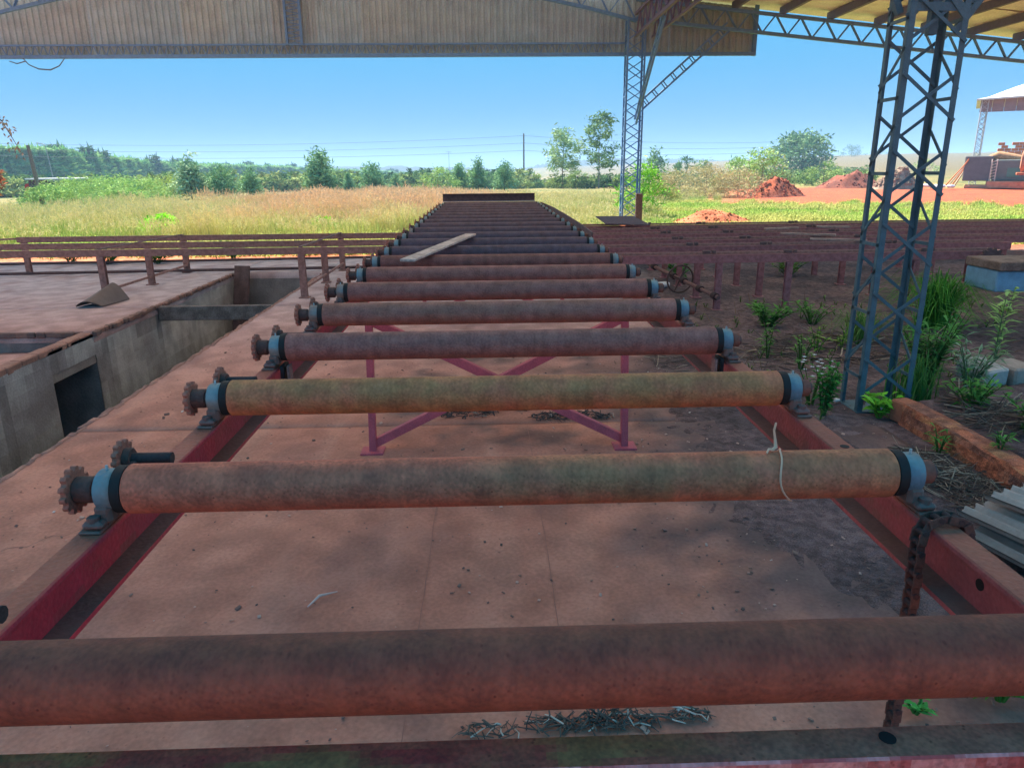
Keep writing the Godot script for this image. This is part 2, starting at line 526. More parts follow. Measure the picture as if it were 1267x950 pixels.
func slab() -> void:
	var root := Node3D.new()
	put(root, "concrete_floor", self)
	root.set_meta("kind", "structure")
	for zz in [[-3.5, 0.6], [0.6, 4.75], [4.75, 9.5], [9.5, 14.7]]:
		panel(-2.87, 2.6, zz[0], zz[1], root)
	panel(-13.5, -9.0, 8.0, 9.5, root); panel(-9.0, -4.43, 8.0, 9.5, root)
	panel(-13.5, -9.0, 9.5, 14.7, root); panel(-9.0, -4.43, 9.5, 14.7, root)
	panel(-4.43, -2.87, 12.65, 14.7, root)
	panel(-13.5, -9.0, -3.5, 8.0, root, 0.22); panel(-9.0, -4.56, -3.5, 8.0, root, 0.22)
	# lip between the sunken floor and the pit, broken along its edge
	var lip := MB.new()
	lip.col = C(176, 130, 114)
	var rg := rng(3)
	for i in 46:
		var z0 := 8.0 - i * 0.25
		lip.box(P(-4.5 + rg.randf_range(-0.012, 0.006), -0.038 + rg.randf_range(-0.012, 0.006), z0 - 0.125), Vector3(0.125, rg.randf_range(0.06, 0.085), 0.25), 0.012, Basis(Vector3.UP, rg.randf_range(-0.06, 0.06)))
	lip.col = C(150, 138, 132)
	lip.box(P(-4.505, -0.2, 2.3), Vector3(0.115, 0.3, 11.4), 0.0)
	for i in 12:
		var xa := -4.6 - i * 0.76
		lip.col = C(170, 156, 150).lerp(C(132, 118, 114), rg.randf())
		lip.box(P(xa - 0.38, -0.17, 8.06), Vector3(0.76, 0.26, 0.1), 0.004)
	part("broken_lip", lip.mesh(), M.conc, root)
	# worn edge of the slab along the pit and along the step
	var rim := MB.new()
	for i in 60:
		rim.col = C(168, 122, 106).lerp(C(128, 100, 92), rg.randf())
		var z1 := 8.05 + i * 0.077
		rim.box(P(-4.425 + rg.randf_range(-0.02, 0.014), -0.022, z1), Vector3(rg.randf_range(0.03, 0.07), 0.05, rg.randf_range(0.07, 0.13)), 0.008, Basis(Vector3.UP, rg.randf_range(-0.3, 0.3)))
	for i in 60:
		rim.col = C(160, 118, 104).lerp(C(110, 88, 82), rg.randf())
		rim.box(P(-4.6 - i * 0.1, -0.03, 8.0 + rg.randf_range(-0.012, 0.02)), Vector3(rg.randf_range(0.08, 0.15), 0.06, rg.randf_range(0.03, 0.06)), 0.008, Basis(Vector3.UP, rg.randf_range(-0.15, 0.15)))
	for i in 110:
		rim.col = C(176, 130, 114).lerp(C(140, 106, 98), rg.randf())
		rim.box(P(-2.872 + rg.randf_range(-0.02, 0.012), -0.024, 1.6 + i * 0.1), Vector3(rg.randf_range(0.03, 0.06), 0.05, rg.randf_range(0.08, 0.16)), 0.008, Basis(Vector3.UP, rg.randf_range(-0.2, 0.2)))
	part("worn_edge", rim.mesh(), M.conc, root).set_meta("kind", "stuff")
	# hairline cracks and a faint construction joint, dark with dirt
	for q in [[-0.34, 0.8, -0.34, 4.72, 0.008, 5], [0.2, 0.8, 0.2, 4.72, 0.006, 6], [-2.4, 3.1, -1.15, 3.9, 0.09, 7], [-2.75, 5.4, -1.6, 6.3, 0.12, 8], [-0.9, 5.3, 0.9, 5.05, 0.06, 9], [-1.9, 6.9, -1.2, 9.3, 0.1, 10], [-6.4, 8.4, -5.2, 9.4, 0.1, 11], [-8.6, 11.2, -5.4, 11.9, 0.15, 12]]:
		var cm := MB.new()
		cm.col = C(150, 100, 86) if q[5] < 7 else C(104, 76, 70)
		var pa := P(q[0], 0, q[1])
		var pb := P(q[2], 0, q[3])
		var sd := (pb - pa).normalized().cross(Vector3.UP)
		var n := 40
		for i in n:
			var w0 := 0.0012 + 0.0016 * absf(nz.get_noise_1d(i * 90.0 + q[5] * 500))
			var o0: float = q[4] * nz.get_noise_1d(i * 14.0 + q[5] * 900) + 0.2 * q[4] * nz.get_noise_1d(i * 70.0 + q[5] * 100)
			var o1: float = q[4] * nz.get_noise_1d((i + 1) * 14.0 + q[5] * 900) + 0.2 * q[4] * nz.get_noise_1d((i + 1) * 70.0 + q[5] * 100)
			var a := pa.lerp(pb, i / float(n)) + sd * o0 + Vector3(0, 0.003, 0)
			var b := pa.lerp(pb, (i + 1) / float(n)) + sd * o1 + Vector3(0, 0.003, 0)
			cm.quad(a - sd * w0, a + sd * w0, b + sd * w0, b - sd * w0, a - Vector3(0, 1, 0))
		part("floor_crack", cm.mesh(), M.plain, root)
	# the pit
	var pit := Node3D.new()
	put(pit, "pit", self)
	pit.set_meta("kind", "structure")
	var wall_c := func(p: Vector3) -> Color:
		var n := nz.get_noise_2d(p.z * 40, p.y * 26)
		var k := nz.get_noise_2d(p.z * 180, p.y * 18)
		var c := C(214, 206, 200).lerp(C(160, 150, 148), clampf(0.45 + n * 1.5, 0, 1))
		c = c.lerp(C(112, 104, 102), clampf(k * 1.6 - 0.25, 0, 0.65))
		return c.lerp(C(150, 136, 108), ss(-0.5, -1.2, p.y) * 0.6)
	var pieces := [[1.2, 7.15, 0.0, -1.35], [8.0, 12.65, 0.0, -1.35], [7.15, 8.0, 0.0, -0.26]]
	for w in pieces:
		var m := MB.new()
		var steps_z := maxi(1, int((w[1] - w[0]) / 0.14))
		for i in steps_z:
			for j in 9:
				var za: float = lerpf(w[0], w[1], float(i) / steps_z)
				var zb: float = lerpf(w[0], w[1], float(i + 1) / steps_z)
				var ya: float = lerpf(w[2], w[3], j / 9.0) - (0.06 if j == 0 else 0.0)
				var yb: float = lerpf(w[2], w[3], (j + 1) / 9.0)
				var cr := P(-9, (ya + yb) / 2, (za + zb) / 2)
				m.col = wall_c.call(P(-4.44, (ya + yb) / 2, (za + zb) / 2))
				m.quad(P(-4.44, ya, za), P(-4.44, ya, zb), P(-4.44, yb, zb), P(-4.44, yb, za), cr)
		m.col = C(140, 130, 126)
		if w[2] > w[3] + 0.5:
			m.box(P(-4.75, (w[2] + w[3]) * 0.5 - 0.15, (w[0] + w[1]) * 0.5), Vector3(0.6, absf(w[3] - w[2]) - 0.34, w[1] - w[0]))
		part("pit_wall", m.mesh(), M.conc, pit)
	var other := MB.new()
	other.col = C(150, 142, 138)
	other.box(P(-2.72, -0.75, 6.95), Vector3(0.28, 1.3, 11.5))
	part("pit_wall", other.mesh(), M.conc, pit)
	var ends := MB.new()
	ends.col = C(150, 140, 136)
	ends.box(P(-3.66, -0.75, 12.78), Vector3(1.6, 1.3, 0.26))
	part("pit_wall", ends.mesh(), M.conc, pit)
	var near_end := MB.new()
	near_end.col = C(150, 140, 136)
	near_end.box(P(-3.66, -0.75, 1.07), Vector3(1.6, 1.3, 0.26))
	near_end.box(P(-3.66, -0.05, -0.9), Vector3(1.58, 0.1, 3.7))
	part("pit_wall", near_end.mesh(), M.conc, pit)
	var fl := MB.new()
	fl.col = C(112, 98, 92)
	fl.box(P(-3.9, -1.45, 6.9), Vector3(2.6, 0.2, 12))
	part("pit_floor", fl.mesh(), M.conc, pit)
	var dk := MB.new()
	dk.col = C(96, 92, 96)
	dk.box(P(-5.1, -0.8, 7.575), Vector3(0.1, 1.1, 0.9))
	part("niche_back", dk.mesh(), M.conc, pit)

# ---- the shed
func lattice_column(parent: Node, x0: float, x1: float, z0: float, z1: float, y1: float, m: Material, cell: float, cs := 0.037) -> MeshInstance3D:
	var mid := P((x0 + x1) * 0.5, 0.0, (z0 + z1) * 0.5)
	var foot := MB.new()
	foot.box(Vector3.ZERO, Vector3(x1 - x0 + 0.02, 0.02, z1 - z0 + 0.02), 0.003)
	var col := part("lattice_column", foot.mesh(), m, parent, Transform3D(Basis.IDENTITY, mid))
	var corner := []
	for q in [[x0, z0], [x1, z0], [x1, z1], [x0, z1]]:
		corner.append(P(q[0], 0, q[1]) - mid)
	for k in 4:
		var b: Vector3 = corner[k]
		# each chord is an angle of two legs
		var a := MB.new()
		var ix := -signf(b.x)
		var iz := -signf(b.z)
		a.box(b + Vector3(ix * cs * 0.5, y1 * 0.5, 0), Vector3(cs, y1, 0.006), 0.001)
		a.box(b + Vector3(0, y1 * 0.5, iz * cs * 0.5), Vector3(0.006, y1, cs), 0.001)
		part("chord", a.mesh(), m, col)
	var up := Vector3.UP
	for k in 4:
		var a: Vector3 = corner[k]
		var b: Vector3 = corner[(k + 1) % 4]
		var wide := absf(a.x - b.x) > 0.1
		var y := 0.12
		var i := 0
		while y + cell < y1:
			var off := (a + b).normalized() * -0.012
			var off2 := (a + b).normalized() * 0.012
			if wide:
				var ph := 0.0 if k == 0 else cell * 0.5
				if y + ph + cell * 0.82 < y1:
					bar("brace", a + off + up * (y + ph), b + off + up * (y + ph + cell * 0.62), 0.021, 0.006, m, col)
					bar("brace", b + off2 + up * (y + ph), a + off2 + up * (y + ph + cell * 0.62), 0.021, 0.006, m, col)
			else:
				bar("brace", a + up * (y + cell * 0.3), b + up * (y + cell * 0.3), 0.022, 0.006, m, col)
				bar("brace", a + up * (y + cell * 0.4), b + up * (y + cell * 0.95), 0.022, 0.006, m, col)
			y += cell
			i += 1
	return col

# a flat lattice girder between two chord curves: top(t), bottom(t)
func girder(called: String, parent: Node, top: Callable, bot: Callable, nseg: int, panels: int, m: Material, ch := 0.07, web := 0.022) -> MeshInstance3D:
	var mb := MB.new()
	for i in nseg:
		var a: Vector3 = top.call(float(i) / nseg)
		var b: Vector3 = top.call(float(i + 1) / nseg)
		mb.bar(a, b + (b - a) * 0.01, ch, ch, 0.004)
	var g := part(called, mb.mesh(), m, parent)
	var lo := MB.new()
	for i in nseg:
		var a: Vector3 = bot.call(float(i) / nseg)
		var b: Vector3 = bot.call(float(i + 1) / nseg)
		lo.bar(a, b + (b - a) * 0.01, ch, ch, 0.004)
	part("bottom_chord", lo.mesh(), m, g)
	for i in panels:
		var t0 := float(i) / panels
		var t1 := float(i + 0.5) / panels
		var t2 := float(i + 1.0) / panels
		for s in [-0.025, 0.025]:
			var o := P(0, 0, s)
			bar("web_bar", bot.call(t0) + o, top.call(t1) + o, web, web, m, g)
			bar("web_bar", top.call(t1) + o, bot.call(t2) + o, web, web, m, g)
	return g

func arch_low(x: float) -> float:
	return 5.65 - 0.018 * (x + 3.93) * (x + 3.93)

func right_low(x: float) -> float:
	return 4.683 - (x - 4.0) * 0.1015

func shed() -> void:
	var s := thing("open_steel_shed", "big open sided steel shed with grey blue lattice columns and corrugated gable above the conveyor", "shed", P(3, 0, 11))
	var root := s
	root.position = Vector3.ZERO
	var zf := 17.3
	# columns
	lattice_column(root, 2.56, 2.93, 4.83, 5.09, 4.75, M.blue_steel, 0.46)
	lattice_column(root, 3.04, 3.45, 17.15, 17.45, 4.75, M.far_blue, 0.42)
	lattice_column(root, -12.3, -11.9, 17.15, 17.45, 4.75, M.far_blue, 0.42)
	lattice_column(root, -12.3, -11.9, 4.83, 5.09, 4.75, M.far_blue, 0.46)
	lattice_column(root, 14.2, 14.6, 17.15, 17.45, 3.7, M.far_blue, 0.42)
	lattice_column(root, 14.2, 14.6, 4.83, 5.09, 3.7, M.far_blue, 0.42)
	# arched trusses of the left bay and the sloping girders of the right bay
	for z in [zf, 4.96]:
		girder("roof_truss", root, func(t): return P(lerpf(-11.2, 3.24, t), arch_low(lerpf(-11.2, 3.24, t)) + 0.45, z), func(t): return P(lerpf(-11.2, 3.24, t), arch_low(lerpf(-11.2, 3.24, t)), z), 14, 24, M.far_blue)
		girder("roof_truss", root, func(t): return P(lerpf(3.24, 14.4, t), right_low(lerpf(3.24, 14.4, t)) + 0.385, z), func(t): return P(lerpf(3.24, 14.4, t), right_low(lerpf(3.24, 14.4, t)), z), 2, 20, M.far_blue)
	# girders along the eaves, from column to column
	for x in [3.24, -11.2]:
		girder("eaves_girder", root, func(t): return P(x, 4.86, lerpf(5.1, 17.15, t)), func(t): return P(x, 4.42, lerpf(5.1, 17.15, t)), 1, 22, M.purlin, 0.06)
	# a second, closer pair of chords carries the valley gutter
	girder("valley_girder", root, func(t): return P(3.62, 4.78, lerpf(5.1, 17.2, t)), func(t): return P(3.62, 4.40, lerpf(5.1, 17.2, t)), 1, 22, M.purlin, 0.05)
	# knee braces: a ladder of two bars with rungs
	for q in [[P(3.46, 2.92, 17.3), P(5.35, 4.56, 17.3), M.far_blue], [P(3.3, 2.6, 17.2), P(3.42, 4.45, 15.3), M.far_blue], [P(2.93, 2.5, 4.96), P(4.4, 4.55, 4.96), M.blue_steel], [P(2.56, 2.6, 4.96), P(1.5, 4.95, 4.96), M.blue_steel]]:
		var a: Vector3 = q[0]
		var b: Vector3 = q[1]
		var bs := along(a, b)
		var k := bar("knee_brace", a, b, 0.04, 0.04, q[2], root)
		var inner := k.transform.affine_inverse()
		var side := bs.y * 0.16
		var o := bar("second_bar", a + side, b + side, 0.04, 0.04, q[2], k)
		o.transform = inner * o.transform
		for i in 9:
			var c := a.lerp(b, (i + 0.6) / 9.5)
			for e in [-0.03, 0.03]:
				var ru := bar("rung", c + bs.x * e, c + bs.x * e + side, 0.02, 0.02, q[2], k)
				ru.transform = inner * ru.transform
	# gusset and cross pieces at the head of the near column
	bar("head_brace", P(2.56, 2.95, 4.83), P(2.93, 2.55, 4.83), 0.05, 0.012, M.blue_steel, root)
	bar("head_brace", P(2.93, 3.0, 4.85), P(2.56, 2.56, 4.85), 0.05, 0.012, M.blue_steel, root)
	bar("head_brace", P(2.56, 2.62, 4.84), P(2.93, 2.62, 4.84), 0.05, 0.012, M.blue_steel, root)
	bar("head_brace", P(2.745, 2.47, 4.9), P(2.745, 3.3, 4.9), 0.05, 0.05, M.blue_steel, root)
	# gable wall: corrugated sheets above a shallow lattice rail
	var zg := 17.72
	var gb := MB.new()
	gb.bar(P(-11.6, 4.10, zg - 0.08), P(6.04, 4.10, zg - 0.08), 0.075, 0.06, 0.004)
	var gable := part("gable_wall", gb.mesh(), M.far_blue, root)
	bar("rail", P(-11.6, 4.33, zg - 0.08), P(3.1, 4.33, zg - 0.08), 0.035, 0.05, M.far_blue, gable)
	for i in 80:
		var xa := -11.6 + i * 0.18
		bar("web_bar", P(xa, 4.12, zg - 0.08), P(xa + 0.09, 4.33, zg - 0.08), 0.014, 0.014, M.far_blue, gable)
		bar("web_bar", P(xa + 0.09, 4.33, zg - 0.08), P(xa + 0.18, 4.12, zg - 0.08), 0.014, 0.014, M.far_blue, gable)
	bar("edge_post", P(6.01, 4.06, zg - 0.05), P(6.01, 5.35, zg - 0.05), 0.07, 0.08, M.far_blue, gable)
	for e in [-4.40, -4.08]:
		bar("middle_post", P(e, 4.33, zg - 0.1), P(e, 6.1, zg - 0.1), 0.05, 0.05, M.far_blue, gable)
	for i in 16:
		var ya := 4.34 + i * 0.11
		bar("post_lacing", P(-4.40, ya, zg - 0.1), P(-4.08, ya + 0.055, zg - 0.1), 0.014, 0.014, M.far_blue, gable)
		bar("post_lacing", P(-4.08, ya + 0.055, zg - 0.1), P(-4.40, ya + 0.11, zg - 0.1), 0.014, 0.014, M.far_blue, gable)
	var rg := rng(7)
	for i in 18:
		var xa := -11.6 + i * 0.98
		var m := MB.new()
		var g := rg.randf_range(0.9, 1.0)
		var dz := 0.004 * (i % 2)
		var warm := rg.randf_range(-0.03, 0.03)
		for k in 7:
			var x := xa + k * 0.14
			var prof := [[0.0, 0.0], [0.05, 0.0], [0.07, 0.028], [0.12, 0.028], [0.14, 0.0]]
			for j in 4:
				var ax: float = x + prof[j][0]
				var bx: float = x + prof[j + 1][0]
				if ax > 6.02:
					continue
				var az: float = zg + prof[j][1] + dz
				var bz: float = zg + prof[j + 1][1] + dz
				m.col = Color(0.33 * g + warm * 0.5, 0.42 * g, 0.48 * g - warm * 0.5)
				m.quad(P(ax, 4.07, az), P(bx, 4.07, bz), P(bx, roof_y(bx) - 0.02, bz), P(ax, roof_y(ax) - 0.02, az), P(x, 4.8, zg + 2.0))
		part("corrugated_sheet", m.mesh(), M.sheet, gable)
	# roof: corrugated sheets in strips over purlins
	var rf := MB.new()
	rf.bar(P(-3.9, roof_y(-3.9) + 0.05, 2.6), P(-3.9, roof_y(-3.9) + 0.05, 17.9), 0.04, 0.3, 0.004)
	var roof := part("roof", rf.mesh(), M.tan, root)
	var k2 := 0
	var zs := 2.6
	while zs < 17.95:
		var m := MB.new()
		var shade := rg.randf_range(0.93, 1.0)
		m.col = Color(0.90, 0.86, 0.88) * shade
		var z1 := minf(zs + 1.2, 18.0)
		var lap := 0.012 * (k2 % 2)
		var ncor := 8
		var xs := [3.15, 5.0, 7.0, 9.0, 11.0, 13.0, 14.8]
		for side in 2:
			if side == 1:
				xs = []
				for q in 13:
					xs.append(lerpf(-11.8, 3.3, q / 12.0))
			for j in ncor * 2:
				var za := lerpf(zs, z1, j / (ncor * 2.0))
				var zb := lerpf(zs, z1, (j + 1) / (ncor * 2.0))
				var ya := lap + (0.0 if j % 2 == 0 else 0.025)
				var yb := lap + (0.025 if j % 2 == 0 else 0.0)
				for q in xs.size() - 1:
					m.quad(P(xs[q], roof_y(xs[q]) + ya, za), P(xs[q + 1], roof_y(xs[q + 1]) + ya, za), P(xs[q + 1], roof_y(xs[q + 1]) + yb, zb), P(xs[q], roof_y(xs[q]) + yb, zb))
			# every second sheet is a translucent skylight, but for those by the gable on the right
			var clear: bool = k2 % 2 == 1 and (side == 1 or zs < 12.5)
			if clear:
				for q in m.c.size():
					m.c[q] = Color(0.86, 0.91, 0.93)
			part("skylight_sheet" if clear else "corrugated_sheet", m.mesh(), M.skylight if clear else M.sheet, roof)
			m = MB.new()
			m.col = Color(0.90, 0.86, 0.88) * shade
		zs += 1.1
		k2 += 1
	for i in 10:
		var x := 4.35 + i * 1.07
		bar("purlin", P(x, roof_y(x) - 0.09, 2.7), P(x, roof_y(x) - 0.09, 17.5), 0.16, 0.075, M.purlin, roof)
	for i in 12:
		var x := -11.0 + i * 1.25
		bar("purlin", P(x, roof_y(x) - 0.09, 2.7), P(x, roof_y(x) - 0.09, 17.5), 0.16, 0.075, M.purlin, roof)
	rebase(s, P(3, 0, 11))

# a thing built in world places gets its own base; its direct parts keep where they stand
func rebase(o: Node3D, at: Vector3) -> void:
	o.position = at
	for c in o.get_children():
		if c is Node3D:
			c.position -= at

func roof_y(x: float) -> float:
	if x < 3.24:
		return arch_low(x) + 0.45 + 0.21
	return right_low(x) + 0.385 + 0.21

# ---- far country
func ridge(called: String, d0: float, d1: float, r: float, tops: Array, depth: float, col: Color, s: int) -> void:
	var rg := rng(s)
	var n := 260
	var prof := PackedFloat32Array()
	for i in n + 1:
		var t := float(i) / n * (tops.size() - 1)
		var k := mini(int(t), tops.size() - 2)
		prof.append(lerpf(tops[k], tops[k + 1], t - k) + rg.randf_range(-0.0009, 0.0009) * r + 0.0016 * r * nz.get_noise_1d(i * 9.0 + s * 50))
	var at := func(u: float, v: float) -> Vector3:
		var i := roundi(u * n)
		var d := deg_to_rad(lerpf(d0, d1, u))
		var rr := r - depth * 0.5 + depth * v
		var base := land(sin(d) * r, cos(d) * r) - 6.0
		var h: float = base + (prof[i] - base) * pow(sin(PI * clampf(v, 0.0, 1.0)), 0.7) * (1.0 if absf(v - 0.5) < 0.2 else 0.97)
		return P(CX + sin(d) * rr, h, cos(d) * rr)
	var colour := func(p: Vector3) -> Color:
		return col.lerp(col * 1.5, clampf(0.5 + nz.get_noise_2d(p.x * 0.6, p.z * 0.6), 0, 1))
	structure(called, sheet(n, 10, at, colour), M.field)

func canopy(h: float, w: float, nclump: int, per: int, leaf: Vector2, cols: Array, rg: RandomNumberGenerator, shape: String, mb: MB, low := 0.12) -> void:
	for i in nclump:
		var t := rg.randf()
		var ctr: Vector3
		var cr: float
		var rad: float
		if shape == "pine":
			t = low + (1.0 - low) * (1.0 - sqrt(rg.randf()))
			rad = w * 0.5 * pow(1.0 - t, 0.55) * (0.6 + 0.45 * sin(i * 2.4) * sin(i * 0.7 + 1.0)) * sqrt(rg.randf_range(0.15, 1.0))
			cr = w * 0.11 + 0.03 * h
		elif shape == "tall":
			t = low + (1.0 - low) * rg.randf()
			rad = w * 0.5 * (0.35 + 0.65 * sin(PI * clampf((t - low) / (1.0 - low) * 0.9 + 0.12, 0, 1))) * sqrt(rg.randf_range(0.1, 1.0))
			cr = w * 0.14
		else:   # bush: a dome
			t = rg.randf()
			rad = w * 0.5 * sqrt(maxf(0.02, 1.0 - t * t)) * sqrt(rg.randf_range(0.2, 1.0))
			cr = w * 0.09
			t *= 0.92
		var a := rg.randf() * TAU
		ctr = Vector3(cos(a) * rad, t * h, sin(a) * rad)
		var base: Color = (cols[0] as Color).lerp(cols[1], rg.randf())
		for k in per:
			var dir := Vector3(rg.randfn(), rg.randfn() * 0.7, rg.randfn()) * 0.55
			var p := ctr + dir * cr
			var d := Vector3(rg.randfn(), rg.randfn() * 0.6 + (0.35 if shape != "tall" else -0.35), rg.randfn()).normalized()
			var sd := d.cross(Vector3(rg.randfn(), rg.randfn(), rg.randfn())).normalized()
			mb.col = base * rg.randf_range(0.75, 1.25)
			var l := leaf.x * rg.randf_range(0.6, 1.3)
			var wd := leaf.y * rg.randf_range(0.6, 1.3)
			mb.tri(p - sd * wd * 0.5, p + d * l, p + sd * wd * 0.5)
			mb.tri(p - sd * wd * 0.5, p + sd * wd * 0.5, p - d * l * 0.5)

func trunk_mesh(h: float, r: float, rg: RandomNumberGenerator, limbs: int, w: float, col: Color, lean := 0.0, low := 0.25) -> ArrayMesh:
	var m := MB.new()
	m.col = col
	var pts := []
	var rad := []
	for i in 7:
		var t := i / 6.0
		pts.append(Vector3(lean * h * t + rg.randf_range(-0.02, 0.02) * h * t, h * t * 0.94 - 0.3 * (1.0 - t), rg.randf_range(-0.02, 0.02) * h * t))
		rad.append(r * (1.0 - 0.85 * t))
	m.tube(pts, rad, 7)
	for i in limbs:
		var t := rg.randf_range(low, 0.85)
		var k := int(t * 6)
		var p: Vector3 = (pts[k] as Vector3).lerp(pts[mini(k + 1, 6)], t * 6 - k)
		var a := rg.randf() * TAU
		var q := p + Vector3(cos(a), rg.randf_range(0.25, 0.8), sin(a)) * w * 0.36 * (1.1 - t)
		m.tube([p, p.lerp(q, 0.5) + Vector3(0, -0.02 * h, 0), q], [r * 0.35 * (1 - t), r * 0.25 * (1 - t), r * 0.08], 5)
	return m.mesh()

func tree(called: String, label: String, d: float, r: float, top: float, w: float, shape: String, cols: Array, s: int, opts := {}) -> Node3D:
	var rg := rng(s)
	var at := polar(d, r)
	var h := maxf(0.3, top - at.y)
	var o := thing(called, label, opts.get("cat", "tree"), at, 0.0, opts.get("group", ""))
	var m := MB.new()
	var size: Vector2 = opts.get("leaf", Vector2(h * 0.085, h * 0.034))
	canopy(h, w, opts.get("clumps", 46), opts.get("per", 26), size, cols, rg, shape, m, opts.get("low", 0.12))
	var cr := part("crown" if opts.get("cat", "tree") == "tree" else "foliage", m.mesh(), M.leaf, o)
	cr.position = Vector3.ZERO
	part("trunk" if opts.get("cat", "tree") == "tree" else "stem", trunk_mesh(h, opts.get("trunk", h * 0.022), rg, opts.get("limbs", 9), w, opts.get("bark", C(104, 88, 78)), opts.get("lean", 0.0)), M.bark, o)
	return o

func copies(called: String, label: String, category: String, mesh: Mesh, m: Material, places: Array, cols: PackedColorArray) -> void:
	var mm := MultiMesh.new()
	mm.transform_format = MultiMesh.TRANSFORM_3D
	mm.use_colors = true
	mm.mesh = mesh
	mm.instance_count = places.size()
	for i in places.size():
		mm.set_instance_transform(i, places[i])
		mm.set_instance_color(i, cols[i])
	var o := MultiMeshInstance3D.new()
	o.multimesh = mm
	o.material_override = m
	put(o, called, self)
	tag(o, label, category)
	o.set_meta("kind", "stuff")

func far_land() -> void:
	ridge("hills", -75, 12, 850, [24, 20, 15, 12.5, 9.9, 7.5, 5.6, 4.2, 3.4, -1, -8], 360, C(22, 44, 40), 4)
	ridge("hills", -60, 4, 560, [15.5, 11, 8.3, 6.5, 4.3, 2.2, -0.5, -4, -10], 160, C(26, 48, 36), 9)
	ridge("hills", 1.5, 20, 900, [-4, 5, 8.5, 11.5, 9, 10, 7, 6], 200, C(26, 48, 38), 13)
	ridge("hills", 16, 60, 1300, [8, 15, 17, 18, 22, 26, 30], 400, C(74, 82, 52), 17)
	# plantation of young pines, too many to count
	var rg := rng(21)
	var m := MB.new()
	canopy(1.0, 0.46, 30, 14, Vector2(0.10, 0.045), [C(255, 255, 255), C(190, 190, 190)], rg, "pine", m, 0.2)
	m.col = C(150, 120, 100)
	m.tube([Vector3.ZERO, Vector3(0, 0.9, 0)], [0.012, 0.004], 5)
	var pm := m.mesh()
	var places := []
	var cols := PackedColorArray()
	for i in 12000:
		var d := rg.randf_range(-52, -2.5)
		var front: float = 150.0 if d < -29 else (lerpf(150, 200, (d + 29) / 8.0) if d < -21 else (lerpf(200, 330, (d + 21) / 14.0) if d < -7 else 350.0))
		var q := rg.randf()
		var r: float = front + q * q * 170.0
		var at := polar(d, r)
		var h := rg.randf_range(0.82, 1.08) * (lerpf(9.2, 8.0, ss(-30, -18, d)) - 1.3 * ss(-18, -6, d))
		places.append(Transform3D(Basis(Vector3.UP, rg.randf() * TAU).scaled(Vector3(h * 1.2, h, h * 1.2)), at))
		var dark := rg.randf() < 0.02
		cols.append(C(96, 126, 100) if dark else C(134, 182, 124).lerp(C(180, 212, 140), rg.randf()))
		if dark:
			places[-1].basis = places[-1].basis.scaled(Vector3(1.1, 1.16, 1.1))
	copies("pine_plantation", "dense green plantation of young pines filling the valley beyond the grass on the left", "forest", pm, M.leaf, places, cols)
	# scrub between the meadow and the plantation
	m = MB.new()
	canopy(1.0, 1.3, 30, 14, Vector2(0.14, 0.07), [C(255, 255, 255), C(180, 180, 180)], rg, "bush", m)
	pm = m.mesh()
	places = []
	cols = PackedColorArray()
	for i in 2000:
		var left := rg.randf() < 0.72
		var d := rg.randf_range(-48, 3) if left else rg.randf_range(3, 27)
		var r := rg.randf_range(88, 165) if left else rg.randf_range(70, 150)
		if not left and rg.randf() < 0.45:
			continue
		var at := polar(d, r)
		var h := rg.randf_range(1.3, 3.0) if left else rg.randf_range(0.6, 1.6)
		places.append(Transform3D(Basis(Vector3.UP, rg.randf() * TAU).scaled(Vector3(h * 1.2, h, h * 1.2)), at))
		cols.append(C(136, 170, 96).lerp(C(176, 188, 120), rg.randf()) if rg.randf() < 0.7 else C(106, 142, 96))
	copies("scrub", "loose light green scrub along the far side of the meadow", "scrub", pm, M.leaf, places, cols)

func mound(called: String, label: String, category: String, d: float, r: float, w: float, dep: float, h: float, c0: Color, c1: Color, s: int, lumps := 60, lump := 0.16) -> void:
	var at := polar(d, r)
	var o := thing(called, label, category, at)
	var rg := rng(s)
	var nn := FastNoiseLite.new()
	nn.seed = s
	nn.frequency = 0.35
	var colour := func(p: Vector3) -> Color: return c0.lerp(c1, clampf(0.5 + nn.get_noise_2d(p.x * 3, p.z * 3) * 1.3, 0, 1))
	var f := func(u: float, v: float) -> Vector3:
		var x := (u - 0.5) * 2.0
		var z := (v - 0.5) * 2.0
		var q := maxf(0.0, 1.0 - sqrt(x * x + z * z))
		var y := h * pow(sin(q * PI * 0.5), 1.3) * (1.0 + 0.35 * nn.get_noise_2d(x * 5, z * 5)) - 0.08 * (1.0 if q <= 0.0 else 0.0)
		return Vector3(x * w * 0.55, y, -z * dep * 0.55)
	part("heap", sheet(40, 30, f, colour), M.soil, o)
	var m := MB.new()
	for i in lumps:
		var a := rg.randf() * TAU
		var q := sqrt(rg.randf()) * 0.9
		var p: Vector3 = f.call(0.5 + cos(a) * q * 0.5, 0.5 + sin(a) * q * 0.5)
		m.col = c0.lerp(c1, rg.randf()) * rg.randf_range(0.8, 1.1)
		var sz := lump * rg.randf_range(0.4, 1.3)
		m.box(p, Vector3(sz, sz * 0.7, sz), sz * 0.2, Basis.from_euler(Vector3(rg.randf() * 3, rg.randf() * 3, rg.randf() * 3)))
	part("clods", m.mesh(), M.soil, o).set_meta("kind", "stuff")

